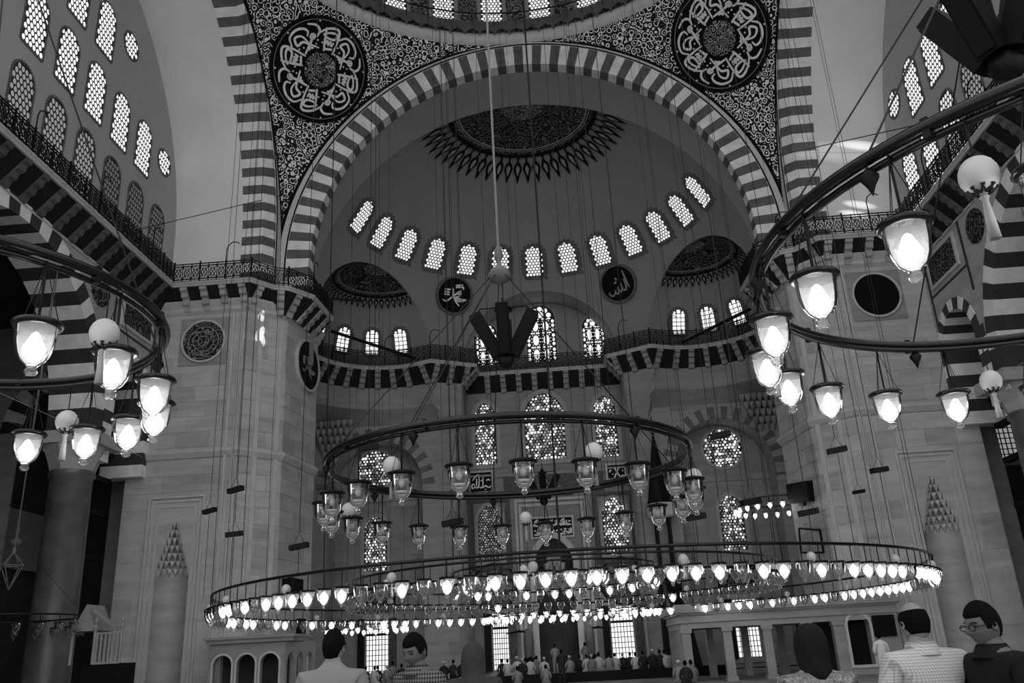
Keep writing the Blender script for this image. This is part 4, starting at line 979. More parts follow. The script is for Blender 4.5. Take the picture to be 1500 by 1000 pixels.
def near_lamp(rod, lit):
    """template with parts: rod, stay wires, rim, glass, flame, knob"""
    z = -rod; P = {}
    P['rod'] = (MB().tube([(0, 0, 0), (0, 0, z+.03)], .011, 6), 'iron')
    w = MB()
    for k in range(3): a = 2*PI*k/3+.4; w.tube([(0, 0, -.02), (.15*math.cos(a), .15*math.sin(a), z)], .004, 4)
    P['stay_wire'] = (w, 'wire')
    P['rim'] = (MB().lathe([(.10, z+.045), (.13, z+.03), (.172, z+.025), (.185, z+.005), (.172, z-.015), (.14, z-.02)] if lit else [(.13, z+.0), (.135, z-.01), (.13, z-.03)], 24), 'ring_metal')
    if not lit: P['lid'] = (MB().lathe([(.0, z+.07), (.03, z+.06), (.14, z+.035), (.18, z+.02), (.185, z+.0), (.15, z-.02), (.0, z-.02)], 24), 'iron')
    P['glass_bell'] = (MB().lathe([(.148, z-.01), (.145, z-.08), (.138, z-.15), (.118, z-.23), (.085, z-.285), (.045, z-.315), (.028, z-.325)], 24), 'lamp_glass_lit' if lit else 'lamp_glass')
    P['knob'] = (MB().lathe([(.028, z-.322), (.026, z-.335), (.046, z-.355), (.048, z-.375), (.03, z-.395), (.0, z-.402)], 16), 'lamp_glass_lit' if lit else 'lamp_glass')
    P['collar'] = (MB().lathe([(.032, z-.32), (.045, z-.327), (.032, z-.335)], 16), 'lamp_glass')
    if lit: P['flame_bulb'] = (MB().lathe([(.0, z-.05), (.03, z-.075), (.05, z-.12), (.078, z-.18), (.07, z-.24), (.036, z-.28), (.0, z-.29)], 14), 'flame')
    else:
        P['bulb'] = (MB().lathe([(.02, z-.0), (.022, z-.06), (.04, z-.10), (.042, z-.13), (.03, z-.16), (.0, z-.175)], 12), 'egg')
        P['glint_ring'] = (MB().lathe([(.112, z-.238), (.116, z-.228), (.100, z-.255)], 20), 'script_white')  # white ring painting in a glint low on the glass
    return {k: v[0].mesh(k, v[1], True) for k, v in P.items()}
TEMPL = {}
def egg_parts(drop):
    z = -drop; P = {}
    P['cord'] = (MB().tube([(0, 0, 0), (0, 0, z+.1)], .006, 5), 'wire')
    P['shell'] = (MB().lathe([(0, z+.125)]+[(.118*math.sin(PI*k/10), z+.128*math.cos(PI*k/10)) for k in range(1, 10)]+[(0, z-.128)], 20), 'egg')
    n = MB()
    for k in range(8):
        a = 2*PI*k/8; n.tube([(.122*math.sin(t)*math.cos(a+.25*i), .122*math.sin(t)*math.sin(a+.25*i), z-.132*math.cos(t)) for i, t in enumerate((.25, .5, .8))], .008, 4)
        n.tube([(.122*math.sin(t)*math.cos(a-.25*i), .122*math.sin(t)*math.sin(a-.25*i), z-.132*math.cos(t)) for i, t in enumerate((.25, .5, .8))], .008, 4)
    P['net'] = (n, 'wire')
    t = MB().lathe([(.012, z-.13), (.03, z-.15), (.018, z-.17), (.028, z-.3), (.035, z-.43), (.0, z-.43)], 10); P['tassel'] = (t, 'tassel')
    return {k: v[0].mesh(k, v[1], True) for k, v in P.items()}
EGG = egg_parts(.42); EGGS = egg_parts(.30)
def hang(name, parts, loc, label, cat, group, rz=0, s=1.0):
    r = empty(name, loc, rz); r.scale = (s, s, s); tag(r, label, cat, group)
    for k, me in parts.items(): link(k, me, r)
    return r
def ordinal_labels(items, fmt_near, fmt_far, yc):
    """items: list of points; words by the side of the ring and the place counted from the nearer end"""
    out = {}
    for far in (0, 1):
        idx = [i for i, p in enumerate(items) if (p[1] > yc) == bool(far)]; idx.sort(key=lambda i: pix(items[i])[0]); n = len(idx)
        for k, i in enumerate(idx):
            l = k < (n+1)//2; j = k if l else n-1-k
            out[i] = (fmt_far if far else fmt_near) % (word(j), 'left' if l else 'right')
    return out
TENS = {2: 'twenty', 3: 'thirty'}
def word(j):
    if j < 20: return ORD[j]
    t, u = divmod(j+1, 10); return {20: 'twentieth', 30: 'thirtieth', 40: 'fortieth'}[j+1] if u == 0 else {2: 'twenty-', 3: 'thirty-', 4: 'forty-'}[t]+ORD[u-1]
def ring(name, c, R, label, r=.045, band=False, stays=(), hub=None, cables=0, top=33., thick=None):
    root = empty(name, c); tag(root, label, 'chandelier')
    n = 96; P = [(R*math.cos(2*PI*k/n), R*math.sin(2*PI*k/n), 0) for k in range(n)]
    obj('ring', MB().tube(P, r, 8, closed=True), 'ring_metal', root, True)
    if band:
        obj('lower_ring', MB().tube([(x*.985, y*.985, -.075) for x, y, z in P], r*.6, 6, closed=True), 'ring_metal', root, True)
        for k in range(12):
            a = 2*PI*k/12+.2; obj('clamp', MB().box((R*math.cos(a), R*math.sin(a), -.02), (.06, .05, .15), (math.cos(a), math.sin(a), 0), (-math.sin(a), math.cos(a), 0)), 'iron', root)
    if hub:
        for a in stays:
            t = math.radians(a); obj('stay', MB().tube([(R*math.cos(t), R*math.sin(t), 0), (.12*math.cos(t), .12*math.sin(t), hub)], .009, 5), 'wire', root)
            obj('finial', MB().lathe([(0, -.02), (.03, -.06), (.07, -.11), (.03, -.18), (0, -.26)], 8, (R*math.cos(t), R*math.sin(t), -.03)), 'iron', root, True)
        h = MB().lathe([(.0, hub-.2), (.05, hub-.17), (.17, hub-.1), (.2, hub), (.15, hub+.09), (.05, hub+.16), (.035, hub+.25), (.075, hub+.33), (.07, hub+.45), (.03, hub+.55), (.02, hub+.6)], 18); obj('hub_ball', h, 'stripe_dark', root, True)
        obj('main_cable', MB().tube([(0, 0, hub+.5), (0, 0, top-c[2])], .022, 6), 'wire_light', root)
    for k in range(cables):
        a = 2*PI*(k+.37)/cables; obj('cable', MB().tube([(R*math.cos(a), R*math.sin(a), 0), (R*1.01*math.cos(a), R*1.01*math.sin(a), top-c[2])], .009, 3, cap=False), 'wire', root)
    return root
RA = dict(c=(-.09, 13.3, 4.48), R=2.83); RR = dict(c=(5.35, 6.8, 4.75), R=2.80); RL = dict(c=(-4.85, 6.8, 4.75), R=1.97)
ring('ring_chandelier', RA['c'], RA['R'], 'iron ring of unlit glass lamps hung from a ball on the hall axis', .05, True, (-158, -112, -50, 20, 100, 150), 3.25)
ring('ring_chandelier', RR['c'], RR['R'], 'near iron ring of lit glass lamps before the right pier', .048, True, (-148, -80, 100, 175, 20), 3.6)
ring('ring_chandelier', RL['c'], RL['R'], 'near iron ring of lit glass lamps before the left pier', .042, True, (-45, 40, 130, -130), 4.4)
def ringpt(Q, deg, f=1.0): a = math.radians(deg); return (Q['c'][0]+Q['R']*f*math.cos(a), Q['c'][1]+Q['R']*f*math.sin(a), Q['c'][2]-.06)
L_LIT = near_lamp(.54, True); L_UN = near_lamp(.55, False)
def set_lamps(Q, angs, parts, adj, where, group, eggs, rz=0):
    pts = [ringpt(Q, a) for a in angs]
    lab = ordinal_labels(pts, adj+' glass lamp, %s from the %s on the near side of '+where, adj+' glass lamp, %s from the %s on the far side of '+where, Q['c'][1])
    for i, p in enumerate(pts): hang('glass_lamp', parts, p, lab[i], 'lamp', group, rz=i*.7)
    pe = [ringpt(Q, a, 1) for a in eggs]
    le = ordinal_labels(pe, 'white egg with tassel, %s from %s, near side of '+where, 'white egg with tassel, %s from %s, far side of '+where, Q['c'][1])
    for i, p in enumerate(pe): hang('ostrich_egg', EGG, p, le[i], 'ornament', 'white eggs hung among the lamps')
set_lamps(RR, [-109, -127, -144.5, -162, -179.5, 162, 145, 128, 110, 93, 75, 57], L_LIT, 'lit', 'the right near ring', 'lit lamps of the right near ring', [-134, 153, 84])
set_lamps(RL, [-31, -10, 13, 36, 57, 76, 96, 116], L_LIT, 'lit', 'the left near ring', 'lit lamps of the left near ring', [-14, 84])
set_lamps(RA, [-83+360/22*k for k in range(22)], L_UN, 'unlit', 'the middle ring', 'unlit lamps of the middle ring', [-119, -64, 88, -8, 165])

BIG = [('B', (.65, 27, 3.45), 10.2, 132, 'the widest ring', 'widest hanging ring of small lit lamps under the great dome', 20), ('C', (.5, 27, 3.75), 6.4, 84, 'the second ring', 'middle-sized ring of unlit lamps inside the widest ring', 12), ('D', (.3, 27, 3.97), 3.1, 40, 'the innermost ring', 'small innermost ring of lamps under the great dome', 8)]
for key, c, R, n, where, label, cab in BIG:
    ring('lamp_ring', c, R, label, .035 if key == 'B' else .03, cables=cab, top=34)
    lits, uns = lamp_mesh(12, .34, True, 'glass_lamp'), lamp_mesh(12, .34, False, 'glass_lamp')
    pts = []; st = []
    for k in range(n):
        a = 2*PI*k/n+.013; pts.append((c[0]+R*math.cos(a), c[1]+R*math.sin(a), c[2]-.03))
        st.append({'B': rnd.random() < .68, 'C': rnd.random() < .03, 'D': rnd.random() < .35}[key])
    lab = ordinal_labels(pts, 'glass lamp, %s from the %s on the near half of '+where, 'glass lamp, %s from the %s on the far half of '+where, c[1])
    for k in range(n):
        o = link('glass_lamp', lits if st[k] else uns, loc=pts[k]); tag(o, ('lit ' if st[k] else 'unlit ')+lab[k], 'lamp', 'small glass lamps of '+where)
    ne = {'B': 22, 'C': 10, 'D': 6}[key]; pe = []
    for k in range(ne): a = 2*PI*(k+.3)/ne; pe.append((c[0]+R*math.cos(a), c[1]+R*math.sin(a), c[2]-.02))
    le = ordinal_labels(pe, 'white egg, %s from the %s, near half of '+where, 'white egg, %s from the %s, far half of '+where, c[1])
    for k, p in enumerate(pe): hang('ostrich_egg', EGGS, p, le[k], 'ornament', 'white eggs hung among the lamps', s=.85)
# far small rings and the low ring in the left aisle
def far_ring(c, R, n, label, lit, hub=None, hk=1.0):
    root = ring('lamp_ring', c, R, label, .03, cables=4 if not hub else 0, top=20, stays=(30, 120, 210, 300) if hub else (), hub=hub)
    me = lamp_mesh(8, .28, lit, 'lamps'); mb = MB()
    base = [v.co.copy() for v in me.vertices]; fs = [tuple(p.vertices) for p in me.polygons]; ms = [p.material_index for p in me.polygons]
    for k in range(n):
        a = 2*PI*k/n; off = Vector((R*math.cos(a), R*math.sin(a), 0)); o = len(mb.v); mb.v += [tuple(v+off) for v in base]; mb.f += [tuple(i+o for i in f) for f in fs]; mb.m += ms
    obj('lamps', mb, ['iron', 'lamp_glass_lit' if lit else 'lamp_glass', 'flame_far'], root, True, kind='stuff')
far_ring((-10.0, 47.0, 3.55), 2.1, 20, 'small far ring of lit lamps before the left recess', True)
far_ring((.9, 47.5, 3.75), 4.6, 44, 'far ring of lit lamps low before the mihrab', True)
far_ring((11.6, 45.2, 8.35), 1.95, 20, 'small ring of lit lamps high before the right recess', True)
far_ring((18.9, 30.0, 3.5), 2.3, 20, 'low ring of lit lamps beside the right granite column', True, hub=2.6)
far_ring((-18.9, 30.0, 3.65), 2.5, 22, 'low ring of unlit lamps beside the left granite column', False, hub=2.6)
sl_ = empty('star_lantern', (-18.2, 28.9, 5.0)); tag(sl_, 'small star-shaped wire lantern hung above the low left ring', 'lantern')
q = MB(); T = [(0, 0, .75), (.4, 0, .3), (0, .4, .3), (-.4, 0, .3), (0, -.4, .3), (0, 0, -.5)]
for i, j in ((0, 1), (0, 2), (0, 3), (0, 4), (5, 1), (5, 2), (5, 3), (5, 4), (1, 2), (2, 3), (3, 4), (4, 1)): q.tube([T[i], T[j]], .02, 4)
obj('wire_cage', q, 'wire_light', sl_); obj('cord', MB().tube([(0, 0, .75), (.1, 0, 12)], .02, 4), 'wire_light', sl_); obj('cap', MB().lathe([(0, .95), (.07, .85), (.05, .7), (0, .65)], 8), 'wire_light', sl_)
# ------------------------------------------------------------------ clusters of column loudspeakers
def speakers(c, label, n=4, ph=-90, s=1.0):
    root = empty('speaker_cluster', c, math.radians(ph)); root.scale = (s,)*3; tag(root, label, 'loudspeaker')
    obj('hub', MB().lathe([(0, .62), (.04, .6), (.07, .52), (.16, .45), (.03, .42), (.03, -.35), (.12, -.38), (.14, -.46), (.1, -.55), (0, -.6)], 16), 'iron', root, True)
    obj('pole', MB().tube([(0, 0, .5), (0, 0, 1.15)], .012, 5), 'wire', root)
    for k in range(n):
        a = 2*PI*k/n; X = Vector((math.cos(a), math.sin(a), 0)); tl = math.radians(27); ax = (Vector((0, 0, 1))*math.cos(tl)+X*math.sin(tl)); fw = (X*math.cos(tl)-Vector((0, 0, 1))*math.sin(tl)); sd = Vector((-math.sin(a), math.cos(a), 0))
        b = obj('column_speaker', MB().box(X*.30+Vector((0, 0, .02)), (.2, .2, .84), fw, sd, ax), 'disc_black', root)
        obj('grille', MB().box(X*.30+Vector((0, 0, .02))+fw*.105, (.02, .16, .78), fw, sd, ax), 'dark_wood', b)
        obj('bracket', MB().tube([X*.08+Vector((0, 0, .5)), X*.4+Vector((0, 0, .5)), X*.5+Vector((0, 0, .3))], .012, 5), 'iron', root)
speakers((-.05, 13.3, 6.62), 'cluster of slanting black column loudspeakers hung under the ball of the middle ring')
speakers((5.05, 6.8, 7.0), 'cluster of black column loudspeakers hung above the right near ring', ph=-150, s=1.15)
speakers((-.2, 44, 9.6), 'far small cluster of black loudspeakers hung before the mihrab', s=1.6)
# ------------------------------------------------------------------ dark blocks on the lamp cables
BL = [(307, 748, 303), (345, 717, 350), (343, 782, 345), (438, 800, 436), (1258, 720, 1270), (1288, 688, 1303), (1226, 659, 1245), (1184, 750, 1190), (1100, 735, 1105), (1018, 757, 1020), (1055, 637, 1062), (540, 655, 520), (663, 765, 670)]
for i, (px, py, foot) in enumerate(BL):
    best = min((abs(pix((.65+10.2*math.cos(a), 27+10.2*math.sin(a), 3.45))[0]-px-(foot-px)*.5), a) for a in [math.radians(t) for t in range(-178 if px < 750 else -92, -92 if px < 750 else 20, 2)])[1]
    x, y = .65+10.2*math.cos(best), 27+10.2*math.sin(best); P = onY(px, py, y)
    root = empty('cable_weight', P, rnd.uniform(-.4, .4)); tag(root, 'dark block on a cable above the widest ring, %s such from the left' % word(sorted(b[0] for b in BL).index(px)), 'weight', 'dark blocks on the lamp cables')
    obj('block', MB().box((0, 0, 0), (.42, .14, .11), (1, 0, .12), (0, 1, 0), (-.12, 0, 1)), 'dark_wood', root)
    w = MB(); w.tube([(-.16, 0, 0), (0, 0, .3), (.16, 0, 0)], .008, 3); w.tube([(0, 0, .3), (0, 0, 34-P.z)], .009, 3); w.tube([(0, 0, 0), (0, 0, 3.45-P.z)], .009, 3); obj('cable', w, 'wire', root)
# dark main cable of the big rings and the long tie wires
o = obj('main_cable', MB().tube([(.55, 27, 4.4), (.55, 27, 36)], .035, 6), 'wire'); tag(o, 'thick dark cable dropping from the great dome to the big rings', 'cable')
for s in (-1, 1):
    x0 = -18.0 if s < 0 else 18.0; y0 = 33.6 if s < 0 else 32; z0 = 20.5 if s < 0 else 22.0
    o = obj('tie_wire', MB().tube([(x0, y0, z0), (s*12.9, 39.3, 25.2)], .025, 4), 'wire'); tag(o, 'thin tie wire crossing the %s side arch' % ('left' if s < 0 else 'right'), 'wire')
for s, a_, b_ in ((-1, (486, 485), (612, 526)), (1, (1098, 453), (1000, 501))):
    P_, Q_ = onY(*a_, 42.0), onY(*b_, 49.7); o = obj('tie_rod', MB().tube([P_, Q_], .10, 6), 'dark_wood'); tag(o, 'dark tie beam across the %s corner half-dome' % ('left' if s < 0 else 'right'), 'beam')
P_, Q_ = onY(480, 437, 42.5), onY(530, 441, 47.5); o = obj('tie_rod', MB().tube([P_, Q_], .07, 6), 'dark_wood'); tag(o, 'short dark beam end beside the left gallery corner', 'beam')
# sunbeams that reach the walls through the side windows
def beam(src, dst, ang, e, blend=.15, sx=1., roll=0.):
    L = bpy.data.lights.new('sunbeam', 'SPOT'); L.energy = e; L.spot_size = math.radians(ang); L.spot_blend = blend; L.shadow_soft_size = .01; o = bpy.data.objects.new('sunbeam', L); COL.objects.link(o); o.location = src
    q = (Vector(dst)-Vector(src)).to_track_quat('-Z', 'Y'); m = q.to_matrix() @ Matrix.Rotation(roll, 3, 'Z') @ Matrix.Diagonal((sx, 1, 1)); m4 = m.to_4x4(); m4.translation = src; o.matrix_world = m4
def on_soffit(px, py):
    d = ray(px, py); t = 20.0
    while t < 70:
        P = CAM+d*t
        if (P.y-26.75)**2+max(0, P.z-22.4)**2 > 11.7**2 and P.y > 26.75: return P
        t += .02
for px, py, a_, r_ in ((368, 494, 1.5, -.35), (382, 497, 1.3, .25), (365, 470, .9, .1)): beam((17.8, 32.2, 25.0), onY(px, py, 38.4), a_, 50000, .2, .42, r_)
for px, py, a_ in ((1256, 213, 1.3), (1252, 299, .8), (1235, 225, 3.0), (1246, 313, .8)): beam((-17.6, 32.2, 25.6), on_soffit(px, py), a_, 50000 if a_ > 2 else 200000, 1., .5, .3)
# ------------------------------------------------------------------ people
def cloth(name, kind, a, b, scale):
    m = bpy.data.materials.new(name); m.use_nodes = True; nt = m.node_tree; bs = nt.nodes['Principled BSDF']; bs.inputs['Roughness'].default_value = .85; bs.inputs['Specular IOR Level'].default_value = .15
    tc = nt.nodes.new('ShaderNodeTexCoord'); mp = nt.nodes.new('ShaderNodeMapping'); mp.inputs['Scale'].default_value = (scale,)*3; nt.links.new(tc.outputs['Object'], mp.inputs[0])
    sx = nt.nodes.new('ShaderNodeSeparateXYZ'); nt.links.new(mp.outputs[0], sx.inputs[0])
    def saw(o, w):
        f = nt.nodes.new('ShaderNodeMath'); f.operation = 'FRACT'; nt.links.new(o, f.inputs[0]); g = nt.nodes.new('ShaderNodeMath'); g.operation = 'LESS_THAN'; g.inputs[1].default_value = w; nt.links.new(f.outputs[0], g.inputs[0]); return g.outputs[0]
    w = .45 if kind == 'plaid' else .30
    h = saw(sx.outputs['Z'], w); ad = nt.nodes.new('ShaderNodeMath'); ad.operation = 'ADD'
    add0 = nt.nodes.new('ShaderNodeMath'); add0.operation = 'ADD'; nt.links.new(sx.outputs['X'], add0.inputs[0]); nt.links.new(sx.outputs['Y'], add0.inputs[1])
    v = saw(add0.outputs[0], w); nt.links.new(h, ad.inputs[0]); nt.links.new(v, ad.inputs[1])
    dv = nt.nodes.new('ShaderNodeMath'); dv.operation = 'MULTIPLY'; dv.inputs[1].default_value = .5; nt.links.new(ad.outputs[0], dv.inputs[0])
    mx = nt.nodes.new('ShaderNodeMix'); mx.data_type = 'RGBA'; mx.inputs[6].default_value = (a, a, a, 1); mx.inputs[7].default_value = (b, b, b, 1); nt.links.new(dv.outputs[0], mx.inputs[0]); nt.links.new(mx.outputs[2], bs.inputs['Base Color'])
    MATS[name] = m
cloth('plaid', 'plaid', .16, .008, 36); cloth('check', 'check', .50, .22, 62)
for n_, v_ in (('skin', .22), ('skin_dark', .11), ('hair', .0035), ('hair_grey', .05), ('shirt_grey', .20), ('shirt_white', .55), ('shirt_mid', .28), ('shirt_dark', .03), ('shirt_black', .008), ('trousers', .03), ('scarf', .04), ('spectacle', .02)): mat(n_, v_, .85 if 'skin' not in n_ else .55, spec=.15 if 'hair' not in n_ else .06)
mat('sequin', .02, .35, v2=.25, ns=75, noise=.5, spec=.6)
def skin(vs, es, rs, root=0, sub=2):
    me = bpy.data.meshes.new('skeleton'); me.from_pydata(vs, es, []); o = bpy.data.objects.new('skeleton', me); COL.objects.link(o)
    md = o.modifiers.new('s', 'SKIN'); md.use_smooth_shade = True; sv = me.skin_vertices[0].data
    for i, r in enumerate(rs): sv[i].radius = r if isinstance(r, tuple) else (r, r); sv[i].use_root = (i == root)
    s2 = o.modifiers.new('u', 'SUBSURF'); s2.levels = sub; s2.render_levels = sub
    dg = bpy.context.evaluated_depsgraph_get(); out = bpy.data.meshes.new_from_object(o.evaluated_get(dg)); bpy.data.objects.remove(o); bpy.data.meshes.remove(me)
    V = [v.co.copy() for v in out.vertices]; Fc = [tuple(p.vertices) for p in out.polygons]; bpy.data.meshes.remove(out); return V, Fc
def head_geo(mb, c, yaw=0, pitch=0, k=1.0):
    """head with brow, nose, lips, chin, ears; faces +y"""
    R_ = Matrix.Rotation(yaw, 3, 'Z') @ Matrix.Rotation(pitch, 3, 'X'); c = Vector(c); NU, NV = 32, 24; vs = []
    for i in range(NV+1):
        t = PI*i/NV
        for j in range(NU):
            a = 2*PI*j/NU; d = Vector((math.sin(t)*math.cos(a), math.sin(t)*math.sin(a), math.cos(t)))
            x, y, z = d.x*.076, d.y*.098, d.z*.118
            low = max(0, -d.z); x *= 1-.34*low**1.6; 
            if d.y > 0:
                y *= 1-.10*low
                f = max(0, d.y)
                g = lambda px, pz, sx, sz: math.exp(-((x-px)/sx)**2-((z-pz)/sz)**2)
                y += f*(.030*g(0, -.022, .014, .022)+.012*g(0, .0, .009, .03)+.010*g(0, -.066, .022, .010)+.012*g(0, -.098, .022, .016)-.012*g(.032, .008, .016, .012)-.012*g(-.032, .008, .016, .012)+.008*g(.03, .03, .03, .009)+.008*g(-.03, .03, .03, .009)-.006*g(0, -.052, .02, .006)+.008*(g(.045, -.03, .02, .02)+g(-.045, -.03, .02, .02)))
            else: y *= 1+.04*max(0, d.z); z *= 1.0
            vs.append(c+R_ @ (Vector((x, y, z))*k))
    fs = [(i*NU+j, i*NU+(j+1) % NU, (i+1)*NU+(j+1) % NU, (i+1)*NU+j) for i in range(NV) for j in range(NU)]; mb.add(vs, fs)
    for s in (-1, 1):
        e = MB().lathe([(.0, -.006), (.013, -.005), (.021, .0), (.017, .006), (.009, .002), (0, .001)], 12)
        M_ = Matrix(((0, 0, s, s*.076), (1, 0, 0, -.008), (0, 1.25, 0, -.008), (0, 0, 0, 1))); mb.add([c+R_ @ ((M_ @ Vector(v))*k) for v in e.v], e.f)
    return R_, c, k
def hair_geo(R_, c, k, kind):
    mb = MB(); NU, NV = 32, 14; vs = []
    for i in range(NV+1):
        for j in range(NU):
            a = 2*PI*j/NU; sy = math.sin(a)
            tmax = {'short': 1.18 if sy > .55 else (1.62 if abs(sy) <= .55 else 2.12), 'bald': .0, 'full': 1.12 if sy > .5 else (1.75 if abs(sy) <= .5 else 2.25)}[kind] if kind != 'bald' else (1.3 if sy > .35 else (1.85 if abs(sy) <= .35 else 2.15))
            tmin = 0 if kind != 'bald' else (.95 if sy < .35 else 1.28)
            t = tmin+(tmax-tmin)*i/NV; d = Vector((math.sin(t)*math.cos(a), math.sin(t)*math.sin(a), math.cos(t))); low = max(0, -d.z)
            f = 1.07+(.06 if kind == 'full' else .03)*max(0, d.z)+(.02*math.sin(7*a+3*t) if kind != 'bald' else 0)
            if i == NV: f = 1.0
            if kind == 'bald' and i == 0: f = 1.0
            vs.append(c+R_ @ (Vector((d.x*.076*f*(1-.3*low), d.y*.099*f, d.z*.119*f))*k))
    mb.add(vs, [(i*NU+j, i*NU+(j+1) % NU, (i+1)*NU+(j+1) % NU, (i+1)*NU+j) for i in range(NV) for j in range(NU)]); return mb
def person(loc, face, label, H=1.7, shirt='shirt_grey', hair='short', arms='down', head=(0, 0), skin_m='skin', hair_m='hair', sleeves='short', scarf=None, collar=False, glasses=False, beard=False, lean=0.0, group=None):
    k = H/1.74; root = empty('person', loc, face); root.scale = (k, k, k); tag(root, label, 'person', group)
    hz = 1.612; hc = (0, .035+lean*.5, hz)
    sh = [(s*.185, lean*.3, 1.405) for s in (-1, 1)]
    if arms == 'down': el = [(s*.255, -.03, 1.13) for s in (-1, 1)]; wr = [(s*.27, .07, .90) for s in (-1, 1)]
    elif arms == 'read': el = [(s*.27, .02, 1.14) for s in (-1, 1)]; wr = [(s*.13, .26, 1.16) for s in (-1, 1)]
    elif arms == 'fold': el = [(s*.27, .03, 1.13) for s in (-1, 1)]; wr = [(s*.05, .2, 1.02) for s in (-1, 1)]
    vs = [(0, 0, .95), (0, lean*.1, 1.12), (0, lean*.2-.01, 1.30), (0, lean*.3, 1.43), (0, .01+lean*.4, 1.52), (0, .03+lean*.5, 1.60)]; es = [(i, i+1) for i in range(5)]; rs = [(.15, .11), (.14, .10), (.165, .115), (.075, .075), (.056, .058), (.05, .055)]
    for i, s in enumerate((-1, 1)):
        b = len(vs); vs += [sh[i], el[i], wr[i]]; es += [(3, b), (b, b+1), (b+1, b+2)]; rs += [.062, .042, .030]
        # hand: palm, four fingers and a thumb
        d = (Vector(wr[i])-Vector(el[i])).normalized(); sd = Vector((0, 1, 0)) if abs(d.y) < .8 else Vector((0, 0, 1)); sd = (sd-d*sd.dot(d)).normalized(); nr = d.cross(sd)
        pm_ = Vector(wr[i])+d*.075; p = len(vs); vs.append(tuple(pm_)); es.append((b+2, p)); rs.append((.034, .02))
        for q, L in ((-1.5, .062), (-.5, .075), (.5, .08), (1.5, .07)):
            f0 = pm_+sd*q*.019+d*.012; f1 = f0+d*L*.55+nr*.006*s; f2 = f1+(d*.7+nr*.6*s).normalized()*L*.45; n0 = len(vs); vs += [tuple(f0), tuple(f1), tuple(f2)]; es += [(p, n0), (n0, n0+1), (n0+1, n0+2)]; rs += [.0095, .0085, .007]
        t0 = Vector(wr[i])+d*.03+sd*.03; t1 = t0+(d+sd).normalized()*.04; n0 = len(vs); vs += [tuple(t0), tuple(t1), tuple(t1+d*.028)]; es += [(b+2, n0), (n0, n0+1), (n0+1, n0+2)]; rs += [.013, .011, .009]
    for s in (-1, 1):
        b = len(vs); vs += [(s*.095, 0, .90), (s*.10, .02, .50), (s*.10, -.01, .09), (s*.115, .13, .035)]; es += [(0, b), (b, b+1), (b+1, b+2), (b+2, b+3)]; rs += [.085, .058, .042, .038]
    V, Fc = skin(vs, es, rs); mb = MB(); mb.add(V, Fc); R_, c, kk = head_geo(mb, hc, *head); obj('body', mb, skin_m, root, True)
    # shirt with sleeves, hem, neckline
    vs = [(0, 0, .93), (0, lean*.1, 1.12), (0, lean*.2-.01, 1.30), (0, lean*.3, 1.425), (0, .005+lean*.35, 1.475)]; es = [(0, 1), (1, 2), (2, 3), (3, 4)]; rs = [(.185, .14), (.175, .135), (.20, .145), (.12, .095), (.075, .072)]
    for i in (0, 1):
        a, b_ = Vector(sh[i]), Vector(el[i]); w_ = Vector(wr[i]); n0 = len(vs)
        vs += [tuple(a), tuple(a+(b_-a)*.55), tuple(a+(b_-a)*(.82 if sleeves == 'short' else 1))]; es += [(3, n0), (n0, n0+1), (n0+1, n0+2)]; rs += [.082, .072, .066]
        if sleeves == 'long': vs.append(tuple(b_+(w_-b_)*.9)); es.append((n0+2, n0+3)); rs.append(.045)
    V, Fc = skin(vs, es, rs); obj('shirt', MB().add(V, Fc), shirt, root, True)
    if collar: obj('collar', MB().lathe([(.085, 1.46), (.075, 1.515), (.095, 1.48), (.115, 1.445)], 20, (0, .012+lean*.35, 0)), shirt, root, True)
    vs = [(0, 0, .98), (0, 0, .90)]; es = [(0, 1)]; rs = [(.165, .125), (.15, .12)]
    for s in (-1, 1): n0 = len(vs); vs += [(s*.10, 0, .86), (s*.102, .02, .50), (s*.102, -.005, .08)]; es += [(1, n0), (n0, n0+1), (n0+1, n0+2)]; rs += [.10, .078, .07]
    V, Fc = skin(vs, es, rs); obj('trousers', MB().add(V, Fc), 'trousers', root, True)
    for s in (-1, 1):
        V, Fc = skin([(s*.102, -.05, .04), (s*.104, .06, .035), (s*.115, .16, .03)], [(0, 1), (1, 2)], [.045, .045, .036]); obj('shoe', MB().add(V, Fc), 'shirt_black', root, True)
    if scarf:
        hd = Vector(hc); mb = MB(); NU = 32; prof = [(.0, .150), (.05, .142), (.085, .11), (.108, .05), (.114, -.02), (.108, -.09), (.115, -.15), (.16, -.21), (.22, -.27), (.24, -.36), (.22, -.48)] if scarf != 'shirt_black' else [(.0, .150), (.05, .142), (.085, .11), (.108, .05), (.112, -.02), (.104, -.09), (.098, -.14), (.085, -.18), (.07, -.20)]; vs = []
        for r, z in prof:
            for j in range(NU):
                a = 2*PI*j/NU; f = 1+.03*math.sin(5*a+z*20); vs.append((hd.x+r*f*.92*math.cos(a), hd.y+r*f*1.05*math.sin(a)-.012-(.03 if z < -.1 else 0), hd.z+z))
        fs = [(i*NU+j, i*NU+(j+1) % NU, (i+1)*NU+(j+1) % NU, (i+1)*NU+j) for i in range(len(prof)-1) for j in range(NU) if not (3 <= i <= 5 and 5 <= j <= 10)]
        obj('headscarf', mb.add(vs, fs), scarf, root, True)
    else: obj('hair', hair_geo(R_, c, kk, hair), hair_m, root, True)
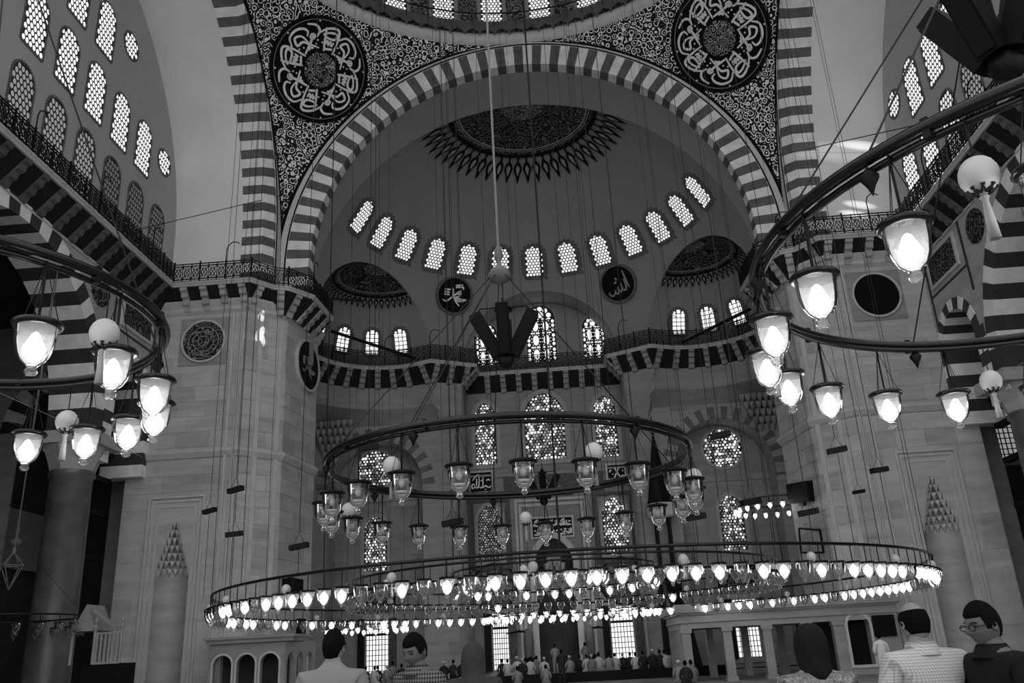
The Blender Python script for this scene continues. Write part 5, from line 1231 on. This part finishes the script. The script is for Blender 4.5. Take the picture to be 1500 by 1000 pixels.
    # eyes and brows
    for s in (-1, 1):
        e = MB().lathe([(0, .006)]+[(.011*math.sin(PI*i/6), .006*math.cos(PI*i/6)) for i in range(1, 6)]+[(0, -.006)], 10, (0, 0, 0)); obj('eye', MB().add([c+R_ @ (Vector(v)*kk+Vector((s*.032, .078, .006))) for v in e.v], e.f), 'hair', root, True)
        b = MB().tube([c+R_ @ Vector((s*.014, .098, .026)), c+R_ @ Vector((s*.034, .092, .031)), c+R_ @ Vector((s*.052, .078, .026))], [.002, .0032, .002], 5); obj('eyebrow', b, 'hair', root, True)
    if glasses:
        g = MB()
        for s in (-1, 1):
            g.tube([c+R_ @ Vector((s*.034+.024*math.cos(2*PI*i/12), .106, .004+.017*math.sin(2*PI*i/12))) for i in range(12)], .0028, 4, closed=True); g.tube([c+R_ @ Vector((s*.058, .103, .008)), c+R_ @ Vector((s*.08, .0, .01))], .0028, 4)
        g.tube([c+R_ @ Vector((-.01, .108, .006)), c+R_ @ Vector((.01, .108, .006))], .003, 4); obj('spectacles', g, 'spectacle', root)
    if beard:
        mb = MB(); NU = 16; vs = []
        for i in range(7):
            for j in range(NU+1):
                a = PI*(.08+.84*j/NU); t = 2.02+.85*i/6; d = Vector((math.sin(t)*math.cos(a), math.sin(t)*math.sin(a), math.cos(t))); low = -d.z
                vs.append(c+R_ @ Vector((d.x*.080*(1-.28*low**1.5), d.y*.108, d.z*.122)))
        mb.add(vs, [(i*(NU+1)+j, i*(NU+1)+j+1, (i+1)*(NU+1)+j+1, (i+1)*(NU+1)+j) for i in range(6) for j in range(NU)]); obj('beard', mb, 'hair', root, True)
    return root
def put(px, py, y):
    """ground position below the head seen at this pixel and the standing height"""
    P = onY(px, py, y); return (P.x, P.y, FLOOR), P.z-FLOOR
l, h = put(488, 921, 6.1); person(l, .06, 'man seen from behind with black hair and a plain grey T-shirt', h, 'shirt_grey', 'full', head=(-.15, -.05))
l, h = put(613, 926, 6.2); person(l, PI-.7, 'dark-haired man in a plaid shirt looking down', h, 'plaid', 'full', 'read', head=(.15, -.35), skin_m='skin_dark', sleeves='long', collar=True)
l, h = put(692, 943, 6.9); person(l, .1, 'woman seen from behind in a dark grey headscarf', h, 'scarf', 'short', scarf='scarf', sleeves='long')
l, h = put(1185, 917, 5.0); person(l, .05, 'woman with a black head covering and a glittering dark top', h, 'sequin', 'full', scarf='shirt_black', sleeves='long')
l, h = put(1337, 879, 4.9); person(l, .12, 'balding man seen from behind in a pale checked shirt', h, 'check', 'bald', 'read', head=(.0, -.15), sleeves='long', collar=True)
l, h = put(1440, 880, 4.7); person(l, PI/2+.25, 'dark-haired man with glasses in a black shirt turned to the left', h, 'shirt_black', 'full', 'fold', head=(.05, -.15), skin_m='skin_dark', glasses=True, collar=True)
bk = empty('booklet', (2.42, 5.2, 1.12)); tag(bk, 'open pale booklet held by the man in the checked shirt', 'booklet')
for s in (-1, 1): obj('page', MB().box((s*.07, 0, 0), (.14, .2, .006), (1, 0, s*.15), (0, 1, .2), (0, 0, 1)), 'egg', bk)
# small figures of the congregation: shared meshes in a few poses
def far_body(pose):
    if pose == 'sit':
        vs = [(0, 0, .16), (0, -.03, .36), (0, .0, .56), (0, .03, .72), (0, .06, .80)]; es = [(0, 1), (1, 2), (2, 3), (3, 4)]; rs = [(.21, .19), (.17, .14), (.20, .14), (.10, .09), (.058, .06)]
        for s in (-1, 1): b = len(vs); vs += [(s*.19, .01, .66), (s*.26, .06, .42), (s*.17, .28, .28)]; es += [(3, b), (b, b+1), (b+1, b+2)]; rs += [.075, .06, .045]
        for s in (-1, 1): b = len(vs); vs += [(s*.16, .12, .13), (s*.2, .42, .12), (s*.14, .02, .05), (s*.12, -.2, .05)]; es += [(0, b), (b, b+1), (b+1, b+2), (b+2, b+3)]; rs += [.11, .085, .06, .05]
        return vs, es, rs, (0, .09, .92)
    vs = [(0, 0, .93), (0, 0, 1.12), (0, 0, 1.3), (0, .01, 1.43), (0, .03, 1.52)]; es = [(0, 1), (1, 2), (2, 3), (3, 4)]; rs = [(.18, .14), (.17, .13), (.2, .14), (.1, .09), (.058, .06)]
    for s in (-1, 1): b = len(vs); vs += [(s*.19, 0, 1.40), (s*.26, .02, 1.14), (s*.1, .2, 1.05)]; es += [(3, b), (b, b+1), (b+1, b+2)]; rs += [.075, .06, .04]
    for s in (-1, 1): b = len(vs); vs += [(s*.1, 0, .86), (s*.1, .02, .5), (s*.1, 0, .08), (s*.11, .14, .04)]; es += [(0, b), (b, b+1), (b+1, b+2), (b+2, b+3)]; rs += [.105, .08, .065, .045]
    return vs, es, rs, (0, .06, 1.63)
FAR = {}
for pose in ('sit', 'stand'):
    vs, es, rs, hc = far_body(pose); V, Fc = skin(vs, es, rs, sub=1); hm = MB(); R_, c, kk = head_geo(hm, hc); hr = hair_geo(R_, c, kk, 'full'); cap = MB().lathe([(.0, .135), (.05, .13), (.082, .1), (.095, .04)], 16, hc)
    FAR[pose] = ({m: MB().add(V, Fc).mesh('clothing', m, True) for m in ('shirt_white', 'shirt_mid', 'shirt_dark', 'shirt_grey')}, hm.mesh('head', 'skin', True), hr.mesh('hair', 'hair', True), cap.mesh('cap', 'shirt_white', True))
CW = [(548, 985, 44, 'sit', 'shirt_white'), (566, 975, 46, 'sit', 'shirt_mid'), (553, 978, 46, 'sit', 'shirt_dark'), (575, 968, 47, 'sit', 'shirt_grey'), (588, 972, 46, 'sit', 'shirt_dark'), (650, 968, 47, 'sit', 'shirt_dark'), (663, 966, 47, 'sit', 'shirt_dark'), (676, 966, 48, 'sit', 'shirt_dark'), (743, 965, 45, 'sit', 'shirt_white'), (757, 961, 46, 'sit', 'shirt_white'), (758, 985, 41, 'sit', 'shirt_mid'), (776, 962, 46, 'sit', 'shirt_white'), (785, 960, 48, 'sit', 'shirt_grey'), (797, 968, 45, 'sit', 'shirt_white'), (799, 978, 41, 'sit', 'shirt_mid'), (813, 955, 48, 'stand', 'shirt_mid'), (822, 966, 42, 'stand', 'shirt_dark'), (834, 962, 46, 'sit', 'shirt_mid'), (830, 960, 48, 'sit', 'shirt_dark'), (857, 947, 49, 'stand', 'shirt_grey'), (859, 958, 46, 'sit', 'shirt_white'), (866, 958, 45, 'sit', 'shirt_grey'), (876, 955, 46, 'sit', 'shirt_white'), (891, 956, 45, 'sit', 'shirt_mid'), (900, 956, 46, 'sit', 'shirt_white'), (912, 958, 47, 'sit', 'shirt_dark'), (922, 957, 47, 'sit', 'shirt_dark'), (930, 956, 45, 'sit', 'shirt_white'), (941, 953, 44.3, 'sit', 'shirt_dark'), (955, 950, 44.3, 'sit', 'shirt_dark'), (965, 951, 44.3, 'sit', 'shirt_dark'), (972, 951, 44.3, 'sit', 'shirt_white'), (979, 953, 44.3, 'sit', 'shirt_mid'), (993, 968, 34.6, 'sit', 'shirt_mid'), (1013, 972, 34.2, 'sit', 'shirt_grey'), (1290, 946, 26, 'stand', 'shirt_white'), (735, 966, 47, 'sit', 'shirt_dark'), (765, 970, 44, 'sit', 'shirt_dark'), (848, 962, 47, 'sit', 'shirt_dark'), (985, 962, 44.3, 'sit', 'shirt_dark'), (1003, 967, 33.0, 'sit', 'shirt_dark'), (600, 975, 45, 'sit', 'shirt_dark'), (535, 985, 45, 'sit', 'shirt_dark')]
cn = {'shirt_white': 'white', 'shirt_mid': 'mid-grey', 'shirt_dark': 'dark', 'shirt_grey': 'grey'}
order = sorted(range(len(CW)), key=lambda i: CW[i][0])
for i, (px, py, y, pose, m) in enumerate(CW):
    P = onY(px, py, y); C_, hd, hr, cp = FAR[pose]; hh = .92 if pose == 'sit' else 1.63
    z = FLOOR+.3 if 43.7 < y < 51 else FLOOR
    same = [q for q in order if CW[q][4] == m and CW[q][3] == pose]; j = same.index(i); n = len(same); lft = j < (n+1)//2
    lab = '%s far person in %s clothes, %s from the %s of the %s ones dressed so' % ('seated' if pose == 'sit' else 'standing', cn[m], word(j if lft else n-1-j), 'left' if lft else 'right', 'seated' if pose == 'sit' else 'standing')
    r = empty('person', (P.x, P.y, z), rnd.uniform(-.3, .3)); sz = max(.85, min(1.25, (P.z-z)/(hh+.12))); r.scale = (sz, sz, sz)
    tag(r, lab, 'person', 'congregation before the mihrab'); link('clothing', C_[m], r); link('head', hd, r)
    link('cap', cp, r) if i % 4 == 1 else link('hair', hr, r)
